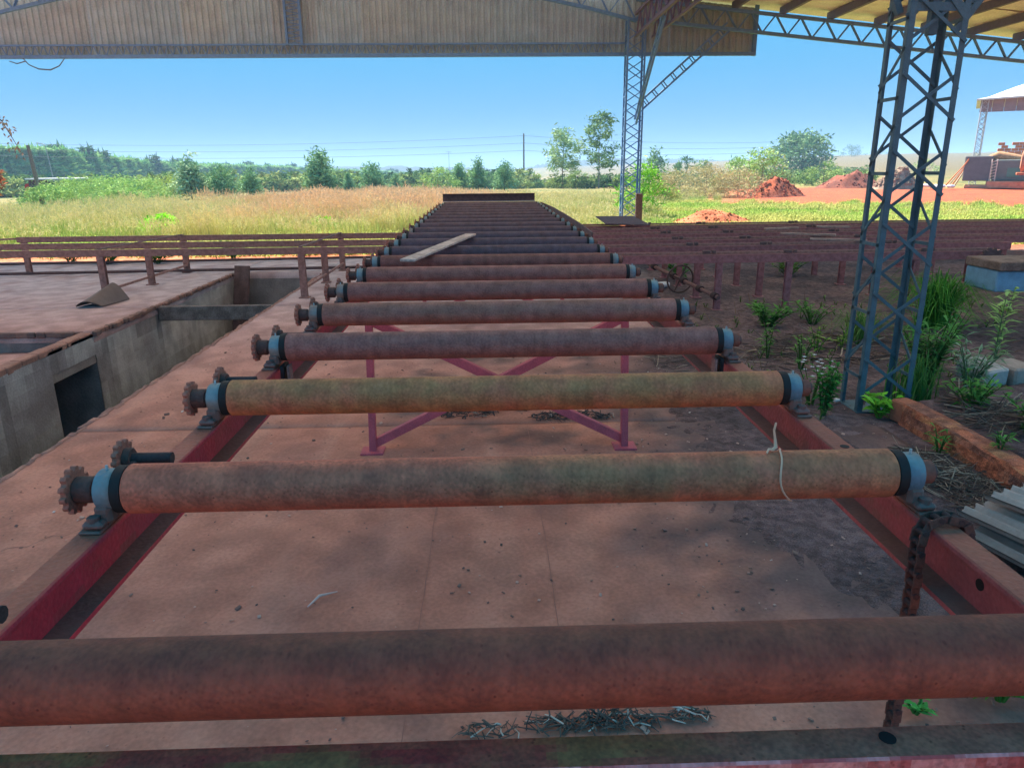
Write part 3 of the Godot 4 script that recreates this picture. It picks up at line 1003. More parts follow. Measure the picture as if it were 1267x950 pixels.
func pole(called: String, label: String, d: float, r: float, top: float, rad: float, m: Material, lean := 0.0, extra := 0) -> Node3D:
	var at := polar(d, r)
	var o := thing(called, label, "utility pole" if called == "utility_pole" else "pole", at)
	var h := top - at.y
	var mb := MB.new()
	mb.col = Color.WHITE
	mb.tube([Vector3(0, -0.3, 0), Vector3(lean * h, h, 0)], [rad, rad * 0.7], 8)
	part("shaft", mb.mesh(), m, o)
	for k in extra:
		bar("crossarm", Vector3(lean * h - 0.9, h - 0.3 - k * 0.6, 0), Vector3(lean * h + 0.9, h - 0.3 - k * 0.6, 0), 0.12, 0.1, m, o)
	return o

func wire(a: Vector3, b: Vector3, sag: float, label: String) -> void:
	var m := MB.new()
	m.col = C(70, 78, 90)
	var pts := []
	var rad := []
	for i in 21:
		var t := i / 20.0
		pts.append(a.lerp(b, t) - Vector3(0, sag * 4 * t * (1 - t), 0))
		rad.append(0.022)
	m.tube(pts, rad, 4)
	var o := part("overhead_wire", m.mesh(), M.plain, self)
	tag(o, label, "wire")

func yard() -> void:
	mound("dirt_heap", "tall dark red dirt heap beside the dry brush at the red yard's edge", "dirt heap", 21.2, 46, 3.1, 2.6, 0.95, C(204, 104, 66), C(150, 76, 56), 5, 160, 0.13)
	mound("dirt_heap", "low wide mound of red dirt behind the yard, left of the near lattice column", "dirt heap", 26.06, 64, 5.0, 3.5, 1.1, C(168, 92, 70), C(128, 70, 58), 6, 110, 0.12)
	mound("rubble_heap", "pale grey heap of broken rubble seen through the near lattice column", "rubble", 28.9, 61, 3.2, 2.4, 1.3, C(190, 168, 148), C(150, 120, 104), 7, 170, 0.22)
	mound("dirt_heap", "small bright orange heap of earth on the grass past the right log deck", "dirt heap", 16.9, 24, 2.3, 1.6, 0.34, C(222, 138, 92), C(196, 108, 70), 8, 120, 0.06)
	# the open shed across the yard
	var o := thing("far_shed", "distant open shed with white curved roof on lattice columns at the right edge", "shed", Vector3.ZERO)
	var base := polar(34.4, 70.0)
	var ax := base
	var right := Vector3(cos(deg_to_rad(33.0)), 0, sin(deg_to_rad(33.0)))
	var fwd := Vector3(sin(deg_to_rad(33.0)), 0, -cos(deg_to_rad(33.0)))
	var org := polar(33.25, 70.0)
	var W := func(x: float, y: float, z: float) -> Vector3: return org + right * x + fwd * z + Vector3(0, y, 0)
	var rise := func(x: float) -> float: return 6.55 + 1.75 * sin(PI * clampf((x + 0.5) / 13.0, 0, 1))
	var m := MB.new()
	m.col = C(226, 228, 228)
	for i in 16:
		var x0 := -0.6 + i * 13.2 / 16
		var x1 := x0 + 13.2 / 16
		for j in 8:
			var za := -0.4 + j * 1.55
			var zb := za + 1.55
			var cv := func(x: float, z: float) -> float: return 6.42 + 0.03 * x + (rise.call(x) - 6.42) * sin(PI * clampf((z + 0.4) / 12.4, 0, 1))
			m.quad(W.call(x0, cv.call(x0, za), za), W.call(x1, cv.call(x1, za), za), W.call(x1, cv.call(x1, zb), zb), W.call(x0, cv.call(x0, zb), zb), W.call(6, 0, 5))
			if j == 0:
				m.quad(W.call(x0, cv.call(x0, za), za), W.call(x1, cv.call(x1, za), za), W.call(x1, cv.call(x1, za) - 0.12, za), W.call(x0, cv.call(x0, za) - 0.12, za), W.call(6, 5, 5))
	part("roof", m.mesh(), M.sheet, o)
	m = MB.new()
	m.col = C(150, 128, 136)
	for i in 16:
		var x0 := -0.3 + i * 12.6 / 16
		var x1 := x0 + 12.6 / 16 - 0.02
		m.quad(W.call(x0, 5.45, 0.1 + 0.05 * (i % 2)), W.call(x1, 5.45, 0.1 + 0.05 * (i % 2)), W.call(x1, 6.4, 0.1 + 0.05 * (i % 2)), W.call(x0, 6.4, 0.1 + 0.05 * (i % 2)), W.call(6, 5, 5))
	part("gable_wall", m.mesh(), M.sheet, o)
	for q in [[0.0, 0.0], [3.3, 0.0], [12.0, 0.0], [0.0, 11.0], [12.0, 11.0]]:
		m = MB.new()
		m.col = C(176, 178, 188)
		for e in [[-0.22, -0.15], [0.22, -0.15], [0.22, 0.15], [-0.22, 0.15]]:
			m.bar(W.call(q[0] + e[0], 0, q[1] + e[1]), W.call(q[0] + e[0], 6.4, q[1] + e[1]), 0.05, 0.05)
		for k in 16:
			m.bar(W.call(q[0] - 0.22, k * 0.4, q[1] - 0.15), W.call(q[0] + 0.22, k * 0.4 + 0.4, q[1] - 0.15), 0.03, 0.03)
			m.bar(W.call(q[0] + 0.22, k * 0.4, q[1] - 0.15), W.call(q[0] - 0.22, k * 0.4 + 0.4, q[1] - 0.15), 0.03, 0.03)
		part("lattice_column", m.mesh(), M.sheet, o)
	rebase(o, org)
	# the grey tank with its orange frames
	var t := thing("site_tank", "long grey tank with orange hoops and hoses, standing past the red yard", "tank", Vector3.ZERO)
	var to := polar(32.2, 63.0)
	var V := func(x: float, y: float, z: float) -> Vector3: return to + right * x + fwd * z + Vector3(0, y, 0)
	m = MB.new()
	m.col = C(104, 108, 114)
	m.box(V.call(1.35, 1.32, 0.9), Vector3(1.7, 1.7, 1.8), 0.05, Basis(right, Vector3.UP, -fwd))
	var body := part("tank_body", m.mesh(), M.sheet, t)
	m = MB.new()
	m.col = C(112, 124, 124)
	m.box(V.call(3.5, 1.2, 0.95), Vector3(2.5, 1.4, 1.7), 0.05, Basis(right, Vector3.UP, -fwd))
	part("rear_tank", m.mesh(), M.sheet, t)
	m = MB.new()
	m.col = C(96, 150, 138)
	m.box(V.call(3.5, 1.05, 0.09), Vector3(0.75, 0.6, 0.02), 0.0, Basis(right, Vector3.UP, -fwd))
	part("green_patch", m.mesh(), M.sheet, t)
	m = MB.new()
	m.col = C(206, 158, 118)
	m.tube([V.call(1.9, 1.9, 0.9), V.call(2.5, 2.15, 0.9), V.call(3.4, 1.95, 0.9), V.call(4.8, 1.7, 0.9)], [0.25, 0.34, 0.34, 0.25], 8)
	part("orange_cover", m.mesh(), M.soil, t)
	for k in 4:
		m = MB.new()
		m.col = [C(214, 132, 84), C(190, 178, 160), C(204, 120, 78), C(186, 170, 150)][k]
		var pts := []
		var rad := []
		for i in 11:
			var a := i / 10.0 * PI * 0.62
			pts.append(V.call(0.75 + k * 0.06 - cos(a - 0.35) * 0.15 - (1.15 - k * 0.14) * (1.0 - sin(a)) , 0.05 + 1.95 * sin(a * 0.82), -0.1 + k * 0.16))
			rad.append(0.05)
		m.tube(pts, rad, 6)
		part("hose", m.mesh(), M.plain, t)
	for x in [2.3, 4.85]:
		m = MB.new()
		m.col = C(206, 200, 190)
		for e in [-0.16, 0.16]:
			m.bar(V.call(x + e, 0.0, -0.15), V.call(x + e, 1.95, -0.15), 0.05, 0.05)
		for k in 9:
			m.bar(V.call(x - 0.16, 0.15 + k * 0.2, -0.15), V.call(x + 0.16, 0.25 + k * 0.2, -0.15), 0.04, 0.04)
		part("ladder", m.mesh(), M.plain, t)
	m = MB.new()
	m.col = C(216, 158, 124)
	m.box(V.call(3.6, 0.22, 0.6), Vector3(3.2, 0.5, 2.2), 0.04, Basis(right, Vector3.UP, -fwd))
	m.box(V.call(1.4, 0.08, 0.7), Vector3(1.4, 0.22, 2.0), 0.03, Basis(right, Vector3.UP, -fwd))
	part("plinth", m.mesh(), M.conc, t)
	rebase(t, to)
	# pale sacks at its foot
	m = MB.new()
	m.col = C(222, 220, 222)
	var so := polar(31.4, 60.5)
	var rg := rng(12)
	for i in 7:
		m.box(so + Vector3(rg.randf_range(-0.9, 0.9), 0.12 + rg.randf() * 0.12, rg.randf_range(-0.4, 0.4)), Vector3(0.6, 0.22, 0.4), 0.09, Basis(Vector3.UP, rg.randf() * 3))
	tag(part("sacks", m.mesh(), M.plain, self), "few pale sacks heaped on the ground left of the grey tank", "sacks")
	# pile of bricks behind the tank: rows of separate bricks
	var bp := thing("brick_stack", "tall stack of orange bricks behind the grey tank at the right edge", "brick stack", polar(34.75, 68.0))
	var bm := MB.new()
	bm.col = C(214, 136, 92)
	bm.box(Vector3.ZERO, Vector3(0.42, 0.2, 0.3), 0.015)
	var bmesh := bm.mesh()
	for j in 15:
		for i in 7:
			if j > 12 and i % 3 == 1:
				continue
			var b := part("brick", bmesh, M.conc, bp)
			b.transform = Transform3D(Basis(right, Vector3.UP, -fwd).rotated(Vector3.UP, rg.randf_range(-0.05, 0.05)), right * (i * 0.44 + 0.22 * (j % 2) - 0.3) + Vector3(0, 0.1 + j * 0.212, 0) + fwd * rg.randf_range(-0.03, 0.03))
	# the tail of an orange tanker trailer
	var tk := thing("tanker_trailer", "rusty orange tanker trailer cut by the right edge of the view", "trailer", Vector3.ZERO)
	var ko := polar(36.2, 60.0)
	var K := func(x: float, y: float, z: float) -> Vector3: return ko + right * x + fwd * z + Vector3(0, y, 0)
	m = MB.new()
	m.col = C(196, 142, 112)
	m.tube([K.call(-0.5, 1.85, 1.0), K.call(-0.42, 1.85, 1.0), K.call(4.5, 1.85, 1.0)], [0.5, 0.72, 0.75], 16)
	part("tank", m.mesh(), M.rust, tk)
	m = MB.new()
	m.col = C(190, 108, 70)
	m.box(K.call(1.8, 1.02, 1.0), Vector3(4.9, 0.16, 1.3), 0.02, Basis(right, Vector3.UP, -fwd))
	part("chassis", m.mesh(), M.rust, tk)
	for x in [0.55, 1.75]:
		m = MB.new()
		m.col = C(70, 54, 50)
		m.tube([K.call(x, 0.48, 0.18), K.call(x, 0.48, 0.2), K.call(x, 0.48, 0.44), K.call(x, 0.48, 0.46)], [0.42, 0.48, 0.48, 0.42], 18)
		var wh := part("wheel", m.mesh(), M.plain, tk)
		m = MB.new()
		m.col = C(196, 120, 80)
		m.tube([K.call(x, 0.48, 0.15), K.call(x, 0.48, 0.19)], [0.2, 0.25], 12)
		part("rim", m.mesh(), M.rust, wh)
	rebase(tk, ko)
	# poles and wires
	pole("utility_pole", "tall bare wooden utility pole standing alone in the middle of the meadow", 2.75, 125, 6.95, 0.16, tinted(M.bark, 150, 132, 124))
	pole("utility_pole", "thin white pole in front of the tall pine left of centre", -12.4, 70, 2.95, 0.055, tinted(M.plain, 225, 225, 222))
	pole("utility_pole", "thick leaning grey pole beside the small roofed kiosk at far left", -30.25, 46, 2.98, 0.12, tinted(M.bark, 150, 136, 136), -0.075)
	pole("distant_pole", "tiny faint pole on the skyline near the centre", -2.88, 260, 7.1, 0.09, tinted(M.plain, 130, 140, 150), 0.0, 1)
	var lp := pole("street_lamp", "slim street lamp with a short bent arm rising from the plantation at left", -29.35, 85, 4.05, 0.06, tinted(M.plain, 150, 160, 165), -0.07)
	lp.set_meta("category", "street lamp")
	m = MB.new()
	m.col = C(150, 160, 165)
	m.tube([Vector3(-0.33, 4.7, 0), Vector3(-0.6, 4.92, 0), Vector3(-1.1, 4.98, 0)], [0.04, 0.04, 0.06], 6)
	part("lamp_arm", m.mesh(), M.plain, lp)
	var pm := polar(2.75, 125) 
	for k in 3:
		var hh := 6.6 - k * 1.15
		wire(P(pm.x, hh, -pm.z), polar(-34, 150) * Vector3(1, 0, 1) + Vector3(0, 6.2 - k * 0.9, 0), 0.9, ["topmost", "middle", "lowest"][k] + " overhead wire running left from the bare wooden pole")
		wire(P(pm.x, hh, -pm.z), polar(24, 170) * Vector3(1, 0, 1) + Vector3(0, 6.6 - k * 0.9, 0), 0.9, ["topmost", "middle", "lowest"][k] + " overhead wire running right from the bare wooden pole")
	# roofed kiosk
	var kk := thing("roadside_kiosk", "small dark roadside kiosk with a flat pale roof behind the light green bushes", "kiosk", polar(-29.9, 55))
	m = MB.new()
	m.col = C(196, 200, 208)
	m.box(Vector3(0.75, 1.28, 0), Vector3(2.9, 0.1, 1.8), 0.02)
	part("roof", m.mesh(), M.sheet, kk)
	m = MB.new()
	m.col = C(92, 66, 84)
	m.box(Vector3(-0.45, 0.6, 0), Vector3(0.35, 1.25, 1.4), 0.02)
	part("side_wall", m.mesh(), M.sheet, kk)
	m = MB.new()
	m.col = C(74, 62, 70)
	m.box(Vector3(0.75, 0.55, 0.6), Vector3(2.2, 1.15, 0.1), 0.02)
	part("back_wall", m.mesh(), M.sheet, kk)
	var rb := thing("red_board", "small red board standing left of the leaning pole", "sign", polar(-30.95, 55))
	m = MB.new()
	m.col = C(196, 48, 52)
	m.prism(PackedVector2Array([Vector2(-0.32, -0.5), Vector2(0.36, -0.5), Vector2(0.12, 0.1), Vector2(0.08, 0.55), Vector2(-0.1, 0.5)]), Vector3(0, 0.5, 0), Vector3.RIGHT, Vector3.UP, Vector3(0, 0, -0.08))
	part("board", m.mesh(), M.plain, rb)

# ---- the roller conveyor
func roller_mesh(k: int) -> ArrayMesh:
	var m := MB.new()
	var base := C(244, 130, 98)
	var olive := C(208, 148, 92)
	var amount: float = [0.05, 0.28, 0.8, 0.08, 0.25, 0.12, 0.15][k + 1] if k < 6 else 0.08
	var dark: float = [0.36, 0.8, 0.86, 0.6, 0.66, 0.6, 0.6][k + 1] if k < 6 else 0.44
	if k == -1:
		base = C(214, 120, 92)
	if k == 1:
		olive = C(200, 142, 84)
		base = C(228, 128, 94)
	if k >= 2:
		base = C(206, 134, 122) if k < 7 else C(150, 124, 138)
	var even := 0.3 if k == 1 else 0.15
	var right_only := k == 0
	var colour := func(p: Vector3) -> Color:
		var n := nz.get_noise_3d(p.x * 70 + k * 77, p.y * 100, p.z * 100)
		var f := nz.get_noise_3d(p.x * 420 + k * 31, p.y * 420, p.z * 420)
		var st := clampf(0.45 + even + n * (1.1 - even * 2.0) + f * 0.9, 0, 1) * amount
		if right_only:
			st *= ss(-0.2, 0.15, p.x) * 2.0
		var c := base.lerp(olive, clampf(st, 0, 0.9))
		c = c.lerp(C(150, 96, 82), clampf(f * 0.9 - 0.1 + n * 0.3, 0, 0.3))
		if k == -1:
			c = c.lerp(C(176, 108, 76), clampf(0.25 + n * 1.2, 0, 0.6) * ss(0.01, -0.04, p.y) )
		# worn rings and streaks run round and along the tube
		c = c * (1.0 + 0.2 * nz.get_noise_1d(p.x * 2600.0 + k * 200) + 0.18 * nz.get_noise_2d(p.x * 700.0 + k * 50, atan2(p.z, p.y) * 500.0) + 0.14 * nz.get_noise_2d(p.x * 40 + k * 90, atan2(p.z, p.y) * 60.0))
		return c * dark
	var pts := [Vector3(-0.7485, 0, 0)]
	var rad := [0.0455]
	var rings := 180 if k < 3 else 60
	for i in rings + 1:
		pts.append(Vector3(lerpf(-0.745, 0.745, i / float(rings)), 0, 0))
		rad.append(0.0485)
	pts.append(Vector3(0.7485, 0, 0))
	rad.append(0.0455)
	m.tube(pts, rad, 36, true, colour)
	return m.mesh()

func sprocket_outline(ro: float, ri: float, teeth: int) -> PackedVector2Array:
	var out := PackedVector2Array()
	for i in teeth:
		for q in [[-0.34, ri], [-0.2, ro * 0.985], [0.0, ro], [0.2, ro * 0.985], [0.34, ri]]:
			var a: float = (i + q[0]) / teeth * TAU
			out.append(Vector2(cos(a), sin(a)) * q[1])
	return out

func sprocket_mesh(ro: float, inward: float) -> ArrayMesh:
	var m := MB.new()
	m.col = C(176, 114, 94)
	m.prism(sprocket_outline(ro, ro * 0.83, 13), Vector3(-0.006, 0, 0), Vector3(0, 1, 0), Vector3(0, 0, 1), Vector3(0.011, 0, 0))
	m.tube([Vector3(-0.014, 0, 0), Vector3(-0.008, 0, 0)], [0.02, 0.022], 16)
	m.col = C(98, 72, 64)
	m.tube([Vector3(0.006, 0, 0), Vector3(inward - 0.003, 0, 0), Vector3(inward, 0, 0)], [ro * 0.56, ro * 0.56, ro * 0.5], 18)
	return m.mesh()

func bearing_mesh(side: float, worn: float, s: int) -> ArrayMesh:
	var m := MB.new()
	var rg := rng(s)
	var blue := C(126, 148, 148)
	var colour := func(p: Vector3) -> Color:
		var n := nz.get_noise_3d(p.x * 300 + s * 9, p.y * 300, p.z * 300)
		var c := blue.lerp(C(140, 112, 98), clampf(worn + 0.15 + n * 2.2 - (p.y) * 8.0, 0, 1))
		return c.lerp(C(74, 104, 124), clampf(-n * 1.8 - 0.1, 0, 0.7))
	m.tube([Vector3(-0.017, 0, 0), Vector3(-0.0165, 0, 0), Vector3(-0.013, 0, 0), Vector3(0.013, 0, 0), Vector3(0.0165, 0, 0), Vector3(0.017, 0, 0)], [0.033, 0.0375, 0.041, 0.041, 0.0375, 0.033], 24, true, colour)
	m.col = C(120, 92, 84)
	m.box(Vector3(-0.004, -0.038, 0), Vector3(0.034, 0.04, 0.078), 0.008)
	m.col = C(128, 92, 84)
	m.box(Vector3(-0.016, -0.052, 0), Vector3(0.04, 0.016, 0.118), 0.006)
	for e in [-1.0, 1.0]:
		m.col = C(110, 84, 78)
		m.tube([Vector3(-0.016, -0.046, e * 0.046), Vector3(-0.016, -0.036, e * 0.046)], [0.012, 0.012], 6)
	m.col = C(140, 96, 84)
	m.box(Vector3(-0.02, -0.0635, 0), Vector3(0.042, 0.0065, 0.126), 0.002)
	m.col = C(170, 180, 180)
	m.tube([Vector3(0, 0.04, 0), Vector3(0, 0.05, 0)], [0.003, 0.0025], 6)
	return m.mesh()

func rail_mesh(side: float, z0: float, z1: float) -> ArrayMesh:
	var m := MB.new()
	var xo := side * 0.835
	var xi := side * 0.783
	var seg := int((z1 - z0) / 0.035)
	for i in seg:
		var za := lerpf(z0, z1, float(i) / seg)
		var zb := lerpf(z0, z1, float(i + 1) / seg)
		var zm := (za + zb) * 0.5
		var n := nz.get_noise_2d(zm * 90, side * 50)
		var dust := C(186, 96, 72).lerp(C(160, 84, 66), clampf(0.5 + n * 1.4, 0, 1))
		var paint := C(206, 62, 80).lerp(C(178, 76, 84), clampf(0.5 + nz.get_noise_2d(zm * 60, side * 9) * 1.6, 0, 1))
		if side > 0:
			paint = paint.lerp(C(146, 86, 82), 0.72)
		var ctr := P((xo + xi) * 0.5, 0.977, zm)
		m.col = dust
		m.quad(P(xo, 1.0395, za), P(xo, 1.0395, zb), P(xi + side * 0.003, 1.04, zb), P(xi + side * 0.003, 1.04, za), ctr)
		m.col = dust.lerp(paint, 0.5).lerp(C(120, 76, 64), clampf(n * 2.0, 0, 0.8))
		m.quad(P(xi + side * 0.003, 1.04, za), P(xi + side * 0.003, 1.04, zb), P(xi, 1.037, zb), P(xi, 1.037, za), ctr)
		m.col = paint
		m.quad(P(xi, 1.037, za), P(xi, 1.037, zb), P(xi, 1.029, zb), P(xi, 1.029, za), ctr)
		m.quad(P(xi, 1.029, za), P(xi, 1.029, zb), P(xo - side * 0.008, 1.027, zb), P(xo - side * 0.008, 1.027, za), P(xi, 1.1, zm))
		for j in 5:
			var ya := lerpf(1.027, 0.927, j / 5.0)
			var yb := lerpf(1.027, 0.927, (j + 1) / 5.0)
			# scuffs, bare rust and dust lodged along the lower edge
			var w := nz.get_noise_2d(zm * 260 + side * 99, ya * 900)
			var w2 := nz.get_noise_2d(zm * 70 + side * 55, ya * 260)
			m.col = paint.lerp(C(136, 84, 74), clampf(w * 1.8 + w2 * 1.2 - 0.25 + (0.25 if j == 4 else 0.0), 0, 0.8))
			m.quad(P(xo - side * 0.008, ya, za), P(xo - side * 0.008, ya, zb), P(xo - side * 0.008, yb, zb), P(xo - side * 0.008, yb, za), P(xo, 0.977, zm))
		m.col = paint
		m.quad(P(xo, 1.0395, za), P(xo, 1.0395, zb), P(xo, 0.914, zb), P(xo, 0.914, za), ctr)
		m.col = C(112, 84, 76).lerp(C(132, 96, 84), clampf(0.5 + n, 0, 1))
		m.quad(P(xo - side * 0.008, 0.927, za), P(xo - side * 0.008, 0.927, zb), P(xi, 0.924, zb), P(xi, 0.924, za), P(xi, 0.5, zm))
		m.col = paint
		m.quad(P(xi, 0.924, za), P(xi, 0.924, zb), P(xi, 0.914, zb), P(xi, 0.914, za), ctr)
		m.quad(P(xo, 0.914, za), P(xo, 0.914, zb), P(xi, 0.914, zb), P(xi, 0.914, za), ctr)
	return m.mesh()

func disc(p: Vector3, axis: Vector3, r: float, th: float, col: Color) -> ArrayMesh:
	var m := MB.new()
	m.col = col
	m.tube([p - axis * th * 0.5, p + axis * th * 0.5], [r, r], 16)
	return m.mesh()

func conveyor() -> void:
	var o := thing("roller_conveyor", "long rusty roller conveyor on a red steel frame running away down the middle", "roller conveyor", P(0, 0, 6.7))
	var off := o.position
	o.position = Vector3.ZERO
	for side in [-1.0, 1.0]:
		var rl := part("side_rail", rail_mesh(side, 0.722, 12.8), M.steel, o)
		if side > 0:
			for q in [[0.803, 1.52], [0.816, 1.63], [0.81, 2.55], [0.808, 3.2]]:
				part("bolt_hole", disc(P(q[0], 1.0405, q[1]), Vector3.UP, 0.011, 0.001, C(30, 22, 22)), M.plain, rl)
			part("bolt_hole", disc(P(0.8265, 0.975, 1.12), Vector3.RIGHT, 0.011, 0.001, C(20, 14, 16)), M.plain, rl)
	# near end beam: a channel across the end, its hole drilled through the top
	var nb := MB.new()
	for i in 130:
		var xa := lerpf(-0.835, 0.835, i / 130.0)
		var xb := lerpf(-0.835, 0.835, (i + 1) / 130.0)
		var ctr := P((xa + xb) / 2, 0.977, 0.695)
		for j in 4:
			var za := lerpf(0.672, 0.718, j / 4.0)
			var zb := lerpf(0.672, 0.718, (j + 1) / 4.0)
			var n := nz.get_noise_2d(xa * 300, za * 700)
			var n2 := nz.get_noise_2d(xa * 160 + 500, za * 500)
			var top := C(206, 88, 66).lerp(C(204, 60, 52), clampf(0.45 + n * 1.6, 0, 1))
			top = top.lerp(C(176, 118, 66), clampf(n2 * 1.6 + n * 0.8, 0, 0.7) * (1.0 - ss(0.0, 0.3, xa) * 0.6))
			nb.col = top.lerp(C(196, 116, 92), 0.65 * ss(0.1, 0.25, xa + n * 0.1))
			nb.quad(P(xa, 1.04, za), P(xb, 1.04, za), P(xb, 1.04, zb), P(xa, 1.04, zb), ctr)
		var m2 := nz.get_noise_1d(xa * 400)
		nb.col = C(206, 150, 150).lerp(C(170, 84, 84), clampf(0.5 + m2 * 2, 0, 1))
		nb.quad(P(xa, 1.04, 0.672), P(xb, 1.04, 0.672), P(xb, 1.037, 0.669), P(xa, 1.037, 0.669), ctr)
		for j in 10:
			var ya := lerpf(1.037, 0.914, j / 10.0)
			var yb := lerpf(1.037, 0.914, (j + 1) / 10.0)
			var m3 := nz.get_noise_2d(xa * 420, ya * 420 + 77) + 0.5 * nz.get_noise_2d(xa * 1500, ya * 1500)
			nb.col = C(206, 146, 142).lerp(C(164, 76, 74), clampf(0.45 + m3 * 1.3, 0, 1))
			nb.quad(P(xa, ya, 0.669), P(xb, ya, 0.669), P(xb, yb, 0.669), P(xa, yb, 0.669), ctr)
		nb.quad(P(xa, 0.914, 0.669), P(xb, 0.914, 0.669), P(xb, 0.914, 0.718), P(xa, 0.914, 0.718), ctr)
		nb.quad(P(xa, 1.04, 0.718), P(xb, 1.04, 0.718), P(xb, 1.028, 0.718), P(xa, 1.028, 0.718), ctr)
	var end := part("end_beam", nb.mesh(), M.rust, o)
	part("bolt_hole", disc(P(0.424, 1.0405, 0.700), Vector3.UP, 0.010, 0.001, C(24, 16, 16)), M.plain, end)
	# support frames
	for z in [0.695, 4.27, 8.2, 12.2]:
		for x in [-0.79, 0.79]:
			bar("leg", P(x, 0.0, z), P(x * 0.965, 0.914, z), 0.042, 0.042, M.red_paint, o)
			bar("foot_plate", P(x - 0.07, 0.006, z), P(x + 0.07, 0.006, z), 0.012, 0.13, M.red_paint, o)
		if z > 1.0:
			bar("cross_brace", P(-0.78, 0.05, z - 0.004), P(0.78, 0.84, z - 0.004), 0.05, 0.006, M.red_paint, o)
			bar("cross_brace", P(0.78, 0.05, z + 0.004), P(-0.78, 0.84, z + 0.004), 0.05, 0.006, M.red_paint, o)
			# the upturned flange of each brace angle
			bar("cross_brace", P(-0.78, 0.076, z + 0.02), P(0.78, 0.866, z + 0.02), 0.005, 0.045, M.red_paint, o)
			bar("cross_brace", P(0.78, 0.076, z + 0.03), P(-0.78, 0.866, z + 0.03), 0.005, 0.045, M.red_paint, o)
	for x in [-0.765, 0.768]:
		bar("hanger_plate", P(x, 1.05, 2.475), P(x, 0.93, 2.475), 0.012, 0.07, M.black, o, Vector3.RIGHT)
		bar("hanger_plate", P(x - 0.022 * signf(x), 1.05, 2.46), P(x - 0.022 * signf(x), 0.93, 2.46), 0.006, 0.05, M.brown_rust, o, Vector3.RIGHT)
	# stop at the far end, an angle standing above the rollers
	var st := part("stop_plate", box_mesh, M.dark_rust, o, Transform3D(Basis.from_scale(Vector3(1.55, 0.12, 0.012)), P(-0.03, 1.215, 12.66)))
	var lip := bar("lip", P(-0.805, 1.157, 12.60), P(0.745, 1.157, 12.60), 0.01, 0.11, tinted(M.steel, 120, 120, 140), o)
	bar("lip", P(-0.805, 1.275, 12.63), P(0.745, 1.275, 12.63), 0.01, 0.06, M.dark_rust, o)
	# side guard along the right bearings
	var gp := [[6.35, 1.155], [7.2, 1.168], [8.6, 1.172], [10.4, 1.165], [12.7, 1.13]]
	for i in 4:
		bar("side_guard", P(0.85, gp[i][1] - 0.035, gp[i][0]), P(0.85, gp[i + 1][1] - 0.035, gp[i + 1][0]), 0.075, 0.012, M.dark_rust, o)
	for i in 8:
		bar("guard_bracket", P(0.84, 1.035, 6.5 + i * 0.85), P(0.84, 1.1, 6.5 + i * 0.85), 0.03, 0.012, M.dark_rust, o)
	# rollers
	var spr := sprocket_mesh(0.047, 0.04)
	var idl := sprocket_mesh(0.042, 0.02)
	var shaft := MB.new()
	shaft.col = C(84, 66, 62)
	shaft.tube([Vector3(-0.852, 0, 0), Vector3(0.84, 0, 0)], [0.017, 0.017], 12)
	var shaft_m := shaft.mesh()
	var discm := MB.new()
	discm.col = C(22, 22, 26)
	discm.tube([Vector3(-0.0095, 0, 0), Vector3(0.0095, 0, 0)], [0.0465, 0.0465], 24)
	var disc_m := discm.mesh()
	var nut := MB.new()
	nut.col = C(130, 84, 70)
	nut.tube([Vector3(0, 0, 0), Vector3(0.02, 0, 0)], [0.024, 0.024], 12)
	var nut_m := nut.mesh()
	var stub := MB.new()
	stub.col = C(70, 54, 54)
	stub.tube([Vector3(0, 0, 0), Vector3(0.09, 0, 0)], [0.0125, 0.0125], 10)
	stub.col = C(92, 68, 64)
	stub.box(Vector3(0.015, -0.04, 0), Vector3(0.012, 0.08, 0.05), 0.002)
	stub.box(Vector3(0.012, -0.0735, 0), Vector3(0.04, 0.008, 0.06), 0.002)
	var stub_m := stub.mesh()
	var rg := rng(31)
	var bl := [bearing_mesh(-1, 0.45, 1), bearing_mesh(-1, 0.2, 2), bearing_mesh(-1, 0.0, 3), bearing_mesh(-1, 0.35, 4)]
	for k in range(-1, 20):
		var z := Z0 + k * STEP + (0.02 if k < 0 else 0.0)
		var rt := part("roller", roller_mesh(k), M.rust, o, Transform3D(Basis.IDENTITY, P(0, AXIS, z)))
		part("shaft", shaft_m, M.steel, rt)
		for sd in [-1.0, 1.0]:
			part("end_ring", disc_m, M.plain, rt, Transform3D(Basis.IDENTITY, Vector3(sd * 0.7595, 0, 0)))
			var b := part("bearing_housing", bl[rg.randi() % 4], M.steel, rt, Transform3D(Basis(Vector3.UP, PI if sd > 0 else 0.0), Vector3(sd * 0.788, 0, 0)))
		part("shaft_collar", nut_m, M.rust, rt, Transform3D(Basis.IDENTITY, Vector3(0.813, 0, 0)))
		part("sprocket", spr, M.rust, rt, Transform3D(Basis(Vector3.RIGHT, rg.randf() * TAU), Vector3(-0.856, 0, 0)))
		if k < 8:
			var ip := part("idler_shaft", stub_m, M.rust, o, Transform3D(Basis.IDENTITY, P(-0.81, 1.118, z + 0.128)))
			part("idler_sprocket", idl, M.rust, ip, Transform3D(Basis(Vector3.RIGHT, rg.randf() * TAU), Vector3(-0.012, 0.0, 0)))
	rebase(o, off)

